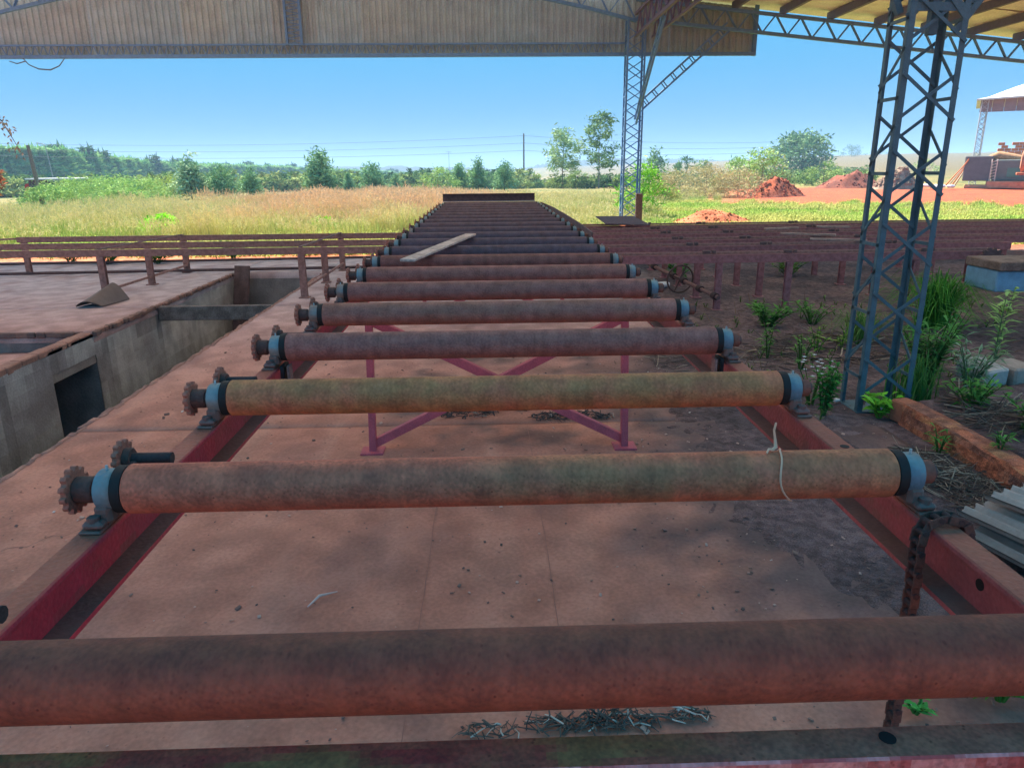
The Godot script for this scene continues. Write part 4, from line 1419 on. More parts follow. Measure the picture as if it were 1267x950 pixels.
# ---- log decks
func deck_channel(m: Material, parent: Node, p: Vector3, q: Vector3, h := 0.09, w := 0.06) -> MeshInstance3D:
	var mb := MB.new()
	var x := (q - p).normalized()
	var z := x.cross(Vector3.UP).normalized()
	var b := Basis(x, Vector3.UP, z)
	var l := p.distance_to(q)
	var c := (p + q) * 0.5
	mb.col = Color.WHITE
	mb.box(c + Vector3(0, -h * 0.5, 0) + z * (w * 0.5 - 0.004), Vector3(l, h - 0.016, 0.008), 0.0, b)
	mb.box(c + Vector3(0, -0.004, 0), Vector3(l, 0.008, w), 0.002, b)
	mb.box(c + Vector3(0, -h + 0.004, 0), Vector3(l, 0.008, w), 0.002, b)
	return part("rail", mb.mesh(), m, parent)

func deck_post(m: Material, parent: Node, x: float, z: float, top: float, w := 0.09) -> void:
	var mb := MB.new()
	mb.box(P(0, top * 0.5, 0), Vector3(0.006, top, 0.06), 0.001)
	for e in [-1.0, 1.0]:
		mb.box(P(0, top * 0.5, e * 0.027), Vector3(w, top, 0.006), 0.001)
	mb.box(P(0, 0.008, 0), Vector3(w + 0.05, 0.016, 0.14), 0.003)
	part("post", mb.mesh(), m, parent, Transform3D(Basis.IDENTITY, P(x, 0, z)))

func left_deck() -> void:
	var o := thing("log_deck", "brown steel log deck of three long rails on posts, crossing the concrete floor at left", "log deck", Vector3.ZERO)
	var z := [10.03, 11.42, 12.8]
	var y := [0.683, 0.645, 0.632]
	for k in 3:
		deck_channel(M.brown_rust, o, P(-8.05 if k == 2 else -10.6, y[k], z[k]), P(-1.05, y[k] + 0.004, z[k]))
		for x in [-10.4, -7.95, -5.27, -2.59]:
			if k == 2 and x < -9:
				continue
			deck_post(M.brown_rust, o, x, z[k], y[k] - 0.09)
	for x in [-5.27, -2.59]:
		bar("tie_bar", P(x, y[0] + 0.012, z[0]), P(x, y[2] + 0.016, z[2]), 0.012, 0.05, M.pipe, o)
		bar("tie_bar", P(x + 0.02, 0.14, z[0]), P(x + 0.02, 0.13, z[2]), 0.03, 0.03, M.brown_rust, o)
	bar("tie_bar", P(-7.95, y[2] - 0.02, 12.8), P(-9.4, 0.56, 12.6), 0.03, 0.03, M.brown_rust, o)
	rebase(o, P(-5.3, 0, 11.4))
	for q in [[P(-10.5, 0.045, 12.45), P(-1.8, 0.05, 12.87), "thin rusty pipe lying on the floor under the left log deck's far rail"], [P(-10.5, 0.045, 13.87), P(-2.0, 0.045, 14.4), "thin pipe lying near the outer edge of the concrete floor at left"]]:
		var m := MB.new()
		m.col = C(92, 74, 76)
		m.tube([q[0], (q[0] as Vector3).lerp(q[1], 0.5), q[1]], [0.025, 0.025, 0.025], 8)
		tag(part("floor_pipe", m.mesh(), M.rust, self), q[2], "pipe")

func right_deck() -> void:
	var o := thing("log_deck", "wide red brown log deck of many parallel rails on posts over bare soil at right", "log deck", Vector3.ZERO)
	var zs := [8.69, 9.6, 10.52, 11.42, 12.35, 13.2]
	var ends := [6.1, 6.9, 8.9, 9.4, 9.8, 10.0]
	for k in 6:
		var y: float = 0.672 + 0.006 * (k % 2)
		deck_channel(M.red_deck, o, P(1.12, y, zs[k]), P(ends[k], y + 0.012, zs[k]), 0.095, 0.07)
		# chain track riding on top of each rail
		bar("chain_track", P(1.2, y + 0.022, zs[k]), P(ends[k] - 0.1, y + 0.032, zs[k]), 0.03, 0.03, M.brown_rust, o)
		for x in [2.72, 3.57, 5.12, 7.0, 8.8]:
			if x < ends[k]:
				deck_post(M.red_deck, o, x, zs[k], y - 0.095, 0.075)
		for x in [2.55, 3.53, 5.2]:
			if x < ends[k]:
				var d := MB.new()
				d.box(Vector3(0, 0.028, 0), Vector3(0.09, 0.035, 0.05), 0.005)
				d.box(Vector3(0.09, 0.028, 0), Vector3(0.05, 0.04, 0.05), 0.006)
				part("chain_dog", d.mesh(), M.dark_rust, o, Transform3D(Basis.IDENTITY, P(x + 0.04 * k, y + 0.01, zs[k])))
	for x in [1.6, 6.0]:
		bar("tie_bar", P(x, 0.56, 8.69), P(x, 0.56, 13.2), 0.05, 0.05, M.red_deck, o)
	var wm := MB.new()
	wm.col = Color.WHITE
	wm.prism(sprocket_outline(0.16, 0.135, 14), P(5.93, 0.58, 8.55), Vector3.RIGHT, Vector3.UP, Vector3(0, 0, 0.03))
	part("end_sprocket", wm.mesh(), M.dark_rust, o)
	rebase(o, P(5, 0, 10.9))
	# plates and offcuts lying on the deck
	var pm := MB.new()
	pm.col = C(96, 78, 88)
	pm.prism(PackedVector2Array([Vector2(-0.3, -0.28), Vector2(0.42, -0.5), Vector2(0.36, 0.7), Vector2(-0.34, 0.72)]), P(2.28, 0.76, 13.0), Vector3.RIGHT, Vector3(0, 0.06, -1).normalized(), Vector3(0, 0.014, 0))
	tag(part("steel_plate", pm.mesh(), M.rust, self), "dark flat steel plate lying on the right log deck below the far column", "steel plate")
	var ofs := [[4.6, 11.6, 0.6, 0.25, "pale offcut lying farthest back on the rails of the right log deck"], [4.57, 10.55, 0.75, -0.5, "pale offcut slanting across the middle rails of the right log deck"], [4.62, 9.7, 0.7, -0.4, "pale offcut lying nearest on the rails, just left of the near column"], [5.5, 11.75, 0.5, -0.2, "short grey offcut on the deck rails seen behind the near column"]]
	for q in ofs:
		var m := MB.new()
		m.col = C(176, 150, 142)
		m.box(Vector3.ZERO, Vector3(q[2], 0.03, 0.07), 0.004)
		var p := part("wood_offcut", m.mesh(), M.wood, self, Transform3D(Basis(Vector3.UP, q[3]), P(q[0], 0.735, q[1])))
		tag(p, q[4], "offcut")
	# drive shaft with a wheel lying under the deck
	var ds := thing("drive_shaft", "rusty drive shaft with a round wheel lying slanted under the right log deck", "drive shaft", Vector3.ZERO)
	var sh := MB.new()
	sh.col = C(126, 96, 92)
	sh.tube([P(2.2, 0.36, 11.1), P(2.66, 0.2, 8.45)], [0.026, 0.026], 10)
	part("shaft", sh.mesh(), M.rust, ds)
	sh = MB.new()
	sh.col = C(98, 76, 72)
	var wc := P(2.47, 0.27, 9.5)
	var axis := (P(2.66, 0.2, 8.45) - P(2.2, 0.36, 11.1)).normalized()
	var wx := axis.cross(Vector3.UP).normalized()
	var wy := wx.cross(axis)
	var ring := []
	var rr := []
	for i in 25:
		var a := i / 24.0 * TAU
		ring.append(wc + (wx * cos(a) + wy * sin(a)) * 0.18)
		rr.append(0.012)
	sh.tube(ring, rr, 8, false)
	for i in 4:
		var a := i / 4.0 * TAU + 0.4
		sh.tube([wc, wc + (wx * cos(a) + wy * sin(a)) * 0.18], [0.013, 0.009], 6)
	part("wheel", sh.mesh(), M.rust, ds)
	for t in [0.25, 0.5, 0.62, 0.8, 0.95]:
		sh = MB.new()
		sh.col = C(70, 52, 50)
		var c := P(2.2, 0.36, 11.1).lerp(P(2.66, 0.2, 8.45), t)
		sh.tube([c, c + axis * 0.09], [0.042, 0.042], 12)
		part("collar", sh.mesh(), M.rust, ds)
	rebase(ds, P(2.45, 0.1, 9.6))
	# blue trough
	var bt := thing("blue_trough", "pale blue steel trough with a brown board along its top, near the right edge", "trough", P(5.7, 0, 7.35))
	var m := MB.new()
	m.col = C(122, 164, 190)
	m.box(Vector3(0, 0.56, 0), Vector3(1.35, 0.21, 0.5), 0.012)
	part("trough_body", m.mesh(), M.steel, bt)
	m = MB.new()
	m.col = C(140, 116, 104)
	m.box(Vector3(0, 0.715, 0.02), Vector3(1.38, 0.09, 0.56), 0.01)
	part("top_board", m.mesh(), M.wood, bt)
	for x in [-0.05, 0.55]:
		bar("leg", Vector3(x, -0.02, 0.1), Vector3(x, 0.455, 0.1), 0.05, 0.05, M.brown_rust, bt)

# ---- small things
func sticks(called: String, label: String, category: String, at: Vector3, n: int, spread: Vector2, length: float, cols: Array, s: int, lift := 0.05, th := 0.006) -> void:
	var o := thing(called, label, category, at)
	var rg := rng(s)
	var m := MB.new()
	for i in n:
		m.col = (cols[0] as Color).lerp(cols[1], rg.randf())
		if rg.randf() < 0.12 and cols.size() > 2:
			m.col = cols[2]
		var q := sqrt(rg.randf())
		var a := rg.randf() * TAU
		var c := Vector3(cos(a) * q * spread.x, rg.randf() * lift * (1.1 - q) + 0.008, sin(a) * q * spread.y)
		var d := Vector3(rg.randfn(), rg.randfn() * 0.22, rg.randfn() * 0.8).normalized() * length * rg.randf_range(0.3, 1.0) * 0.5
		var t := th * rg.randf_range(0.5, 1.4)
		var p := c - d
		var e := c + d
		p.y = maxf(p.y, 0.004)
		e.y = maxf(e.y, 0.004)
		m.tube([p, c + Vector3(rg.randf_range(-0.01, 0.01), 0.006, rg.randf_range(-0.01, 0.01)), e], [t, t, t * 0.6], 4)
	part("twigs", m.mesh(), M.plain, o).set_meta("kind", "stuff")

func small_things() -> void:
	var rg := rng(77)
	# plank lying on the rollers
	var pl := MB.new()
	pl.col = C(214, 190, 178)
	var pa := P(-0.53, 1.175, 4.36)
	var pb := P(-0.19, 1.175, 6.06)
	pl.bar(pa, pb, 0.016, 0.09, 0.003)
	tag(part("loose_plank", pl.mesh(), M.wood, self), "loose grey plank lying slantwise across the conveyor rollers", "plank")
	# beam across the pit, boards in it
	var b := MB.new()
	b.col = C(134, 116, 108)
	b.box(P(-3.64, -0.115, 9.64), Vector3(1.56, 0.19, 0.075), 0.006)
	tag(part("pit_beam", b.mesh(), M.wood, self), "weathered wooden beam on edge bridging the concrete pit", "beam")
	b = MB.new()
	b.col = C(112, 88, 84)
	b.bar(P(-4.22, 0.14, 12.5), P(-4.3, -1.32, 12.1), 0.04, 0.27, 0.004)
	tag(part("leaning_board", b.mesh(), M.wood, self), "dark brown board leaning upright at the far end of the pit", "board")
	# curled rubber mat by the first post
	var mt := MB.new()
	mt.col = C(118, 100, 94)
	for i in 14:
		for j in 2:
			var t0 := i / 14.0
			var t1 := (i + 1) / 14.0
			var f := func(t: float, e: float) -> Vector3:
				var a := t * PI * 1.0
				return P(-5.42 + t * 0.34 + e * 0.10, 0.008 + sin(a) * (0.07 + 0.16 * e) + 0.012 * j, 9.5 + e * 0.55 - 0.05 * sin(a))
			for k in 6:
				mt.quad(f.call(t0, k / 6.0), f.call(t1, k / 6.0), f.call(t1, (k + 1) / 6.0), f.call(t0, (k + 1) / 6.0), P(-5.3, -1.0, 9.7))
	tag(part("curled_mat", mt.mesh(), M.steel, self), "curled dusty rubber sheet lying against the foot of a left deck post", "rubber sheet")
	# kerb wall of the raised bed
	var kw := thing("earth_kerb", "low broken kerb wall stained orange by red earth, right of the conveyor", "kerb", P(2.8, 0, 3.5))
	var km := MB.new()
	var prof := [Vector2(-0.065, -0.03), Vector2(-0.064, 0.04), Vector2(-0.062, 0.10), Vector2(-0.059, 0.136), Vector2(-0.05, 0.146), Vector2(0.02, 0.15), Vector2(0.068, 0.147), Vector2(0.074, 0.09)]
	var ring_at := func(i: int, j: int) -> Vector3:
		var z := 4.6 - i * 0.045
		var q: Vector2 = prof[j]
		var wob := 0.010 * nz.get_noise_2d(z * 150, j * 60.0) + 0.016 * nz.get_noise_1d(z * 60)
		var chip := 0.05 * clampf(nz.get_noise_2d(z * 220 + 50, j * 30.0) - 0.25, 0, 1) * (1.0 if j > 1 and j < 6 else 0.0)
		return Vector3(q.x + wob + chip, q.y + 0.008 * nz.get_noise_2d(z * 130, j * 25.0 + 9.0) - chip, -(z - 3.5))
	for i in 88:
		for j in prof.size() - 1:
			var z := 4.6 - i * 0.045
			var n := nz.get_noise_2d(z * 90, j * 30.0)
			km.col = C(220, 128, 90).lerp(C(168, 112, 94), clampf(0.45 + n * 1.5 + (j - 3) * 0.12, 0, 1)).lerp(C(222, 158, 104), clampf(nz.get_noise_2d(z * 160, j * 40) * 1.5 - 0.2, 0, 0.6))
			km.quad(ring_at.call(i, j), ring_at.call(i + 1, j), ring_at.call(i + 1, j + 1), ring_at.call(i, j + 1), Vector3(0.01, 0.05, -(z - 3.5)))
	part("kerb_body", km.mesh(), M.soil, kw)
	km = MB.new()
	km.col = C(184, 112, 84)
	km.box(Vector3(-0.012, 0.075, -1.135), Vector3(0.13, 0.15, 0.14), 0.012, Basis(Vector3.UP, 0.24))
	part("end_block", km.mesh(), M.conc, kw)
	# broken concrete by the weeds
	var cb := thing("concrete_chunk", "broken pale concrete chunk with a dark gap lying in the raised bed among weeds", "concrete chunk", P(3.82, 0.12, 5.2))
	var cm := MB.new()
	cm.col = C(206, 196, 190)
	cm.box(Vector3(-0.14, 0.06, 0.0), Vector3(0.2, 0.14, 0.3), 0.015, Basis.from_euler(Vector3(0.1, 0.2, 0.08)))
	cm.col = C(176, 160, 150)
	cm.box(Vector3(0.09, 0.055, 0.02), Vector3(0.2, 0.15, 0.28), 0.015, Basis.from_euler(Vector3(0.0, 0.1, 0.06)))
	part("chunk", cm.mesh(), M.conc, cb)
	cm = MB.new()
	cm.col = C(142, 118, 104)
	cm.box(Vector3(0.52, 0.02, 0.05), Vector3(0.62, 0.08, 0.34), 0.015, Basis(Vector3.UP, -0.05))
	part("flat_slab", cm.mesh(), M.conc, cb)
	# corrugated sheets lying beside the conveyor
	var st := thing("roofing_sheets", "stack of weathered grey corrugated roofing sheets lying beside the right rail of the conveyor", "roofing sheets", P(2.07, 0.0, 2.9))
	for k in 3:
		var cs := MB.new()
		var bs := Basis(Vector3.UP, 0.337 + (k - 1) * 0.07)
		var off: Vector3 = [Vector3(-0.02, 0.10, 0.0), Vector3(0.03, 0.165, -0.06), Vector3(0.16, 0.23, -0.02)][k]
		var g: float = [0.62, 0.74, 0.82][k]
		var pit := 0.072
		for i in 14 * 8:
			var q0 := i / 8.0
			var q1 := (i + 1) / 8.0
			var y0 := 0.0165 * cos(q0 * TAU)
			var y1 := 0.0165 * cos(q1 * TAU)
			var e0 := 0.02 * nz.get_noise_2d(q0 * 60 + k * 40, 3.0)
			for s in 2:
				for e in 10:
					var t0 := lerpf(e0, 2.3, e / 10.0)
					var t1 := lerpf(e0, 2.3, (e + 1) / 10.0)
					var sh := g * (0.9 + 0.35 * nz.get_noise_2d(q0 * 50 + k * 50, e * 25.0))
					cs.col = Color(sh * 0.66, sh * 0.54, sh * 0.47)
					var d := -0.006 * s
					cs.quad(bs * (off + Vector3(q0 * pit, y0 + d, t0)), bs * (off + Vector3(q1 * pit, y1 + d, t0)), bs * (off + Vector3(q1 * pit, y1 + d, t1)), bs * (off + Vector3(q0 * pit, y0 + d, t1)))
			cs.quad(bs * (off + Vector3(q0 * pit, y0, e0)), bs * (off + Vector3(q1 * pit, y1, e0)), bs * (off + Vector3(q1 * pit, y1 - 0.006, e0)), bs * (off + Vector3(q0 * pit, y0 - 0.006, e0)))
		part("corrugated_sheet", cs.mesh(), M.conc, st)
	var bat := MB.new()
	bat.col = C(92, 76, 70)
	bat.box(Vector3(0.6, 0.04, 0.2), Vector3(1.0, 0.08, 0.07), 0.005, Basis(Vector3.UP, 0.337))
	bat.box(Vector3(1.0, 0.04, 1.4), Vector3(1.0, 0.08, 0.07), 0.005, Basis(Vector3.UP, 0.337))
	part("batten", bat.mesh(), M.wood, st)
	# chain over the right rail
	var ch := thing("roller_chain", "rusty roller chain draped over the right rail of the conveyor, hanging to the floor", "chain", P(0.77, 0.02, 1.25))
	var path := [P(0.875, 0.84, 1.225), P(0.87, 1.0, 1.223), P(0.848, 1.05, 1.221), P(0.81, 1.06, 1.219), P(0.778, 1.056, 1.217), P(0.762, 1.025, 1.214), P(0.758, 0.9, 1.20), P(0.75, 0.55, 1.18), P(0.742, 0.22, 1.17), P(0.73, 0.05, 1.18), P(0.66, 0.025, 1.17), P(0.55, 0.025, 1.14)]
	var curve := Curve3D.new()
	for p in path:
		curve.add_point(p)
	var pins := MB.new()
	var lk := MB.new()
	lk.col = C(96, 68, 60)
	for e in [-0.0105, 0.0105]:
		lk.box(Vector3(0, 0, e), Vector3(0.027, 0.017, 0.003), 0.0012)
	lk.col = C(78, 54, 50)
	lk.tube([Vector3(-0.0105, 0, -0.0125), Vector3(-0.0105, 0, 0.0125)], [0.007, 0.007], 9)
	var link := lk.mesh()
	lk = MB.new()
	lk.col = C(108, 74, 62)
	for e in [-0.0138, 0.0138]:
		lk.box(Vector3(0, 0, e), Vector3(0.028, 0.018, 0.003), 0.0012)
	lk.col = C(78, 54, 50)
	lk.tube([Vector3(-0.0105, 0, -0.0165), Vector3(-0.0105, 0, 0.0165)], [0.006, 0.006], 9)
	var link2 := lk.mesh()
	var l := curve.get_baked_length()
	var n := int(l / 0.021)
	for i in n:
		var p := curve.sample_baked(i * 0.021)
		var q := curve.sample_baked(i * 0.021 + 0.018)
		var bs := along(p, q, Vector3(0, 0, -1))
		bs = Basis(bs.x, bs.z, -bs.y)
		part("link", link if i % 2 == 0 else link2, M.rust, ch, Transform3D(bs, (p + q) * 0.5 - ch.position))
	# string tied round the first roller
	var sg := MB.new()
	sg.col = C(232, 180, 148)
	var pts := []
	var rad := []
	var c := P(0.535, AXIS, Z0)
	for i in 29:
		var a := i / 28.0 * TAU
		pts.append(c + Vector3(0.012 * sin(a * 0.5) - 0.03 * maxf(0.0, cos(a - 1.2)) + 0.004 * sin(a * 3.0), 0.0515 * cos(a), 0.0515 * sin(a)))
		rad.append(0.0019)
	sg.tube(pts, rad, 6)
	var kn := c + Vector3(-0.022, 0.052, -0.004)
	sg.tube([kn + Vector3(-0.006, 0, 0.003), kn + Vector3(0.004, 0.006, 0), kn + Vector3(0.002, 0.025, -0.004), kn + Vector3(-0.002, 0.04, -0.002), kn + Vector3(0.001, 0.056, -0.003)], [0.0025, 0.004, 0.0024, 0.0022, 0.0022], 6)
	sg.tube([kn, kn + Vector3(-0.012, 0.004, 0.006), kn + Vector3(-0.018, -0.002, 0.012)], [0.003, 0.0026, 0.002], 6)
	tag(part("tied_string", sg.mesh(), M.plain, self), "pale string knotted round the nearest whole roller", "string")
	# litter: twigs, straw, husks
	var dk := [C(74, 68, 62), C(112, 100, 88), C(206, 196, 178)]
	var hay := [C(126, 102, 86), C(84, 66, 60), C(176, 152, 128)]
	sticks("twig_heap", "dark dry twigs lying left of centre just beyond the near end beam", "twigs", P(-0.06, 0.0, 1.87), 42, Vector2(0.11, 0.025), 0.08, dk, 1, 0.04, 0.0025)
	sticks("twig_heap", "small loose bunch of grey stalks near the centre, second from left by the end beam", "twigs", P(0.12, 0.0, 1.89), 36, Vector2(0.08, 0.03), 0.12, dk, 2, 0.03, 0.0025)
	sticks("twig_heap", "largest tangle of dark twigs right of centre just beyond the near end beam", "twigs", P(0.33, 0.0, 1.90), 95, Vector2(0.16, 0.03), 0.10, dk, 3, 0.045, 0.003)
	sticks("twig_heap", "rightmost bunch of dark twigs with two crossed pale sticks beyond the end beam", "twigs", P(0.57, 0.0, 1.91), 50, Vector2(0.07, 0.025), 0.07, dk, 4, 0.045, 0.0025)
	for q in [[0.54, 1.92, 0.11, 0.5, "pale stick crossing the rightmost twig bunch, pointing down right"], [0.56, 1.93, 0.06, -0.6, "short pale stick crossing the longer one on the rightmost twig bunch"], [0.60, 2.08, 0.09, -0.7, "thin pale straw lying alone above the rightmost twig bunch"], [0.30, 1.98, 0.13, 0.9, "thin dark stalk lying left of the largest twig tangle"], [1.42, 2.0, 0.2, 0.75, "long pale stalk lying on dark soil by the weed at bottom right"]]:
		var m := MB.new()
		m.col = C(206, 190, 176) if not (q[4] as String).contains("dark") else C(84, 74, 70)
		var d: Vector3 = Vector3(cos(q[3]), 0, sin(q[3])) * q[2] * 0.5
		m.tube([P(q[0], 0.03, q[1]) - d, P(q[0], 0.036, q[1]), P(q[0], 0.03, q[1]) + d], [0.0035, 0.004, 0.003], 5)
		tag(part("stick", m.mesh(), M.plain, self), q[4], "stick")
	var sw := MB.new()
	sw.col = C(206, 178, 168)
	sw.tube([P(-0.80, 0.008, 2.58), P(-0.765, 0.02, 2.64), P(-0.70, 0.012, 2.68)], [0.003, 0.006, 0.002], 5)
	sw.tube([P(-0.765, 0.02, 2.64), P(-0.74, 0.01, 2.66)], [0.005, 0.002], 5)
	tag(part("straw", sw.mesh(), M.plain, self), "short pale forked straw lying on the dusty floor at left of centre", "straw")
	var brn := [C(96, 78, 72), C(66, 56, 56), C(150, 132, 120)]
	sticks("debris_pile", "flat patch of dark chaff under the conveyor, left of the middle", "debris", P(-0.23, 0.0, 5.05), 240, Vector2(0.26, 0.2), 0.09, brn, 5, 0.03, 0.004)
	sticks("debris_pile", "crumpled grey husk and chaff under the conveyor in the middle", "debris", P(0.15, 0.0, 5.15), 120, Vector2(0.12, 0.14), 0.13, brn, 6, 0.08, 0.006)
	sticks("debris_pile", "long dark streak of chaff by the right leg of the first cross frame", "debris", P(0.52, 0.0, 4.85), 140, Vector2(0.3, 0.09), 0.1, brn, 7, 0.03, 0.004)
	sticks("dry_brush", "pile of dry grass and twigs along the foot of the orange kerb", "dry brush", P(2.5, 0.0, 3.6), 700, Vector2(0.2, 0.55), 0.2, hay, 8, 0.08, 0.0028)
	sticks("dry_brush", "dry stalks lying on the raised bed behind the orange kerb", "dry brush", P(3.25, 0.12, 4.3), 200, Vector2(0.3, 0.4), 0.4, hay, 9, 0.1, 0.004)
	sticks("dry_brush", "scattered dry stalks on the soil left of the near lattice column", "dry brush", P(2.1, 0.0, 6.4), 160, Vector2(0.7, 0.7), 0.3, hay, 10, 0.03, 0.004)
	sticks("dry_brush", "dry stalks lying around the foot of the near column's weeds", "dry brush", P(3.4, 0.02, 6.6), 160, Vector2(0.9, 0.6), 0.5, hay, 11, 0.05, 0.005)
	# leaf flakes and crumbs over the floor
	var fm := MB.new()
	for i in 2600:
		var x := rg.randf_range(-2.7, 1.6) if i < 1500 else rg.randf_range(0.8, 2.8)
		var z := rg.randf_range(1.2, 7.5)
		var r := rg.randf_range(0.0015, 0.006) + (0.006 * rg.randf() if rg.randf() < 0.2 else 0.0)
		fm.col = [C(110, 82, 76), C(88, 70, 66), C(190, 150, 132), C(140, 104, 90)][rg.randi() % 4]
		if rg.randf() < 0.03:
			fm.col = C(210, 196, 186)
		var a := rg.randf() * TAU
		fm.box(P(x, 0.012 + r * 0.2 if x > 1.2 else 0.006, z), Vector3(r * 2, r * 0.5, r * rg.randf_range(0.7, 3.2)), r * 0.2, Basis.from_euler(Vector3(rg.randf_range(-0.4, 0.4), a, rg.randf_range(-0.4, 0.4))))
	var fo := part("leaf_litter", fm.mesh(), M.plain, self)
	tag(fo, "specks of dry leaf, chaff and crumbs scattered over the dusty floor", "litter")
	fo.set_meta("kind", "stuff")
	# a few white scraps
	for q in [[2.47, 10.4, 0.16, "crumpled white scrap lying just right of the conveyor's right rail, far down"], [2.5, 5.03, 0.05, "small white pebble on the soil left of the near column's foot"]]:
		var m := MB.new()
		m.col = C(216, 212, 212)
		m.box(P(q[0], q[2] * 0.25 + 0.02, q[1]), Vector3(q[2], q[2] * 0.4, q[2] * 0.8), q[2] * 0.12, Basis(Vector3.UP, 0.4))
		tag(part("white_scrap", m.mesh(), M.plain, self), q[3], "scrap")
	# dry vine dangling from the gable at top left
	var vm := MB.new()
	vm.col = C(86, 92, 104)
	var vp := [P(-10.1, 4.06, 17.5), P(-10.0, 3.93, 17.5), P(-9.8, 3.84, 17.5), P(-9.55, 3.82, 17.5), P(-9.35, 3.9, 17.5), P(-9.2, 4.06, 17.5)]
	vm.tube(vp, [0.012, 0.012, 0.014, 0.016, 0.012, 0.008], 5)
	vm.tube([P(-10.05, 4.0, 17.5), P(-10.25, 3.95, 17.5), P(-10.4, 4.0, 17.5)], [0.012, 0.012, 0.01], 5)
	tag(part("dry_vine", vm.mesh(), M.plain, self), "dry vine looping down below the gable at top left", "vine")
	# brown casing and orange brick by the far column
	var cz := MB.new()
	cz.col = C(112, 88, 92)
	cz.box(P(3.42, 0.55, 17.08), Vector3(0.15, 1.1, 0.1), 0.01)
	tag(part("column_casing", cz.mesh(), M.rust, self), "brown board casing standing against the right foot of the far column", "casing")
	cz = MB.new()
	cz.col = C(222, 130, 76)
	cz.box(P(3.15, 0.5, 17.0), Vector3(0.14, 0.18, 0.2), 0.01)
	cz.box(P(3.15, 0.2, 17.0), Vector3(0.3, 0.4, 0.3), 0.01)
	tag(part("brick_pier", cz.mesh(), M.conc, self), "small orange brick pier inside the foot of the far column", "pier")

# ---- weeds and grass
func leafy(m: MB, base: Vector3, h: float, stems: int, per: int, ll: float, lw: float, spread: float, c0: Color, c1: Color, rg: RandomNumberGenerator, tip := 0.0) -> void:
	for s in stems:
		var a := rg.randf() * TAU
		var top := base + Vector3(cos(a) * spread * rg.randf_range(0.3, 1.0), h * rg.randf_range(0.6, 1.0), sin(a) * spread * rg.randf_range(0.3, 1.0))
		var mid := base.lerp(top, 0.5) + Vector3(0, h * 0.07, 0)
		m.col = c0.lerp(C(120, 110, 70), 0.3)
		m.tube([base + Vector3(cos(a), 0, sin(a)) * spread * 0.08, mid, top], [0.006, 0.0045, 0.002], 5)
		for k in per:
			var t := (k + rg.randf()) / per
			t = 0.12 + 0.88 * t
			var p := base.lerp(mid, t * 2.0) if t < 0.5 else mid.lerp(top, t * 2.0 - 1.0)
			var b := k * 2.4 + rg.randf() * 0.8
			var d := Vector3(cos(b), rg.randf_range(0.1, 0.9), sin(b)).normalized()
			var sd := d.cross(Vector3.UP).normalized()
			m.col = c0.lerp(c1, clampf(rg.randf() * 0.8 + t * tip, 0, 1)) * rg.randf_range(0.8, 1.2)
			var sz := rg.randf_range(0.6, 1.15) * (1.0 - 0.35 * absf(t - 0.5))
			m.leaf(p, d, sd, ll * sz, lw * sz, rg.randf_range(0.05, 0.45))

func weed(label: String, at: Vector3, h: float, stems: int, per: int, ll: float, lw: float, spread: float, c0: Color, c1: Color, s: int, tip := 0.3) -> Node3D:
	var o := thing("weed", label, "weed", at)
	var m := MB.new()
	leafy(m, Vector3.ZERO, h, stems, per, ll, lw, spread, c0, c1, rng(s), tip)
	part("leaves", m.mesh(), M.leaf, o).set_meta("kind", "stuff")
	return o

func blades(m: MB, n: int, h: float, spread: float, w: float, c0: Color, c1: Color, rg: RandomNumberGenerator, root := 0.06, seg := 4) -> void:
	for i in n:
		var a := rg.randf() * TAU
		var dir := Vector3(cos(a), 0, sin(a))
		var sd := Vector3(-sin(a), 0, cos(a))
		var p0 := Vector3(rg.randfn() * root, 0, rg.randfn() * root)
		var hh := h * rg.randf_range(0.5, 1.0)
		var out := spread * rg.randf_range(0.12, 1.0)
		m.col = c0.lerp(c1, rg.randf())
		var prev := p0
		for k in seg:
			var t0 := k / float(seg)
			var t1 := (k + 1) / float(seg)
			var p := p0 + dir * out * pow(t1, 1.4) + Vector3.UP * hh * (1.9 * t1 - 0.9 * t1 * t1 - 0.6 * t1 * t1 * t1 * minf(1.0, out / maxf(0.01, h * 0.5)))
			var w0 := w * (1.0 - t0 * 0.85)
			var w1 := w * (1.0 - t1 * 0.95)
			m.tri(prev - sd * w0 * 0.5, p + sd * w1 * 0.5, prev + sd * w0 * 0.5)
			m.tri(prev - sd * w0 * 0.5, p - sd * w1 * 0.5, p + sd * w1 * 0.5)
			prev = p

func tuft(label: String, at: Vector3, n: int, h: float, spread: float, w: float, c0: Color, c1: Color, s: int) -> void:
	var o := thing("grass_tuft", label, "grass tuft", at)
	var m := MB.new()
	blades(m, n, h, spread, w, c0, c1, rng(s))
	part("blades", m.mesh(), M.leaf, o).set_meta("kind", "stuff")

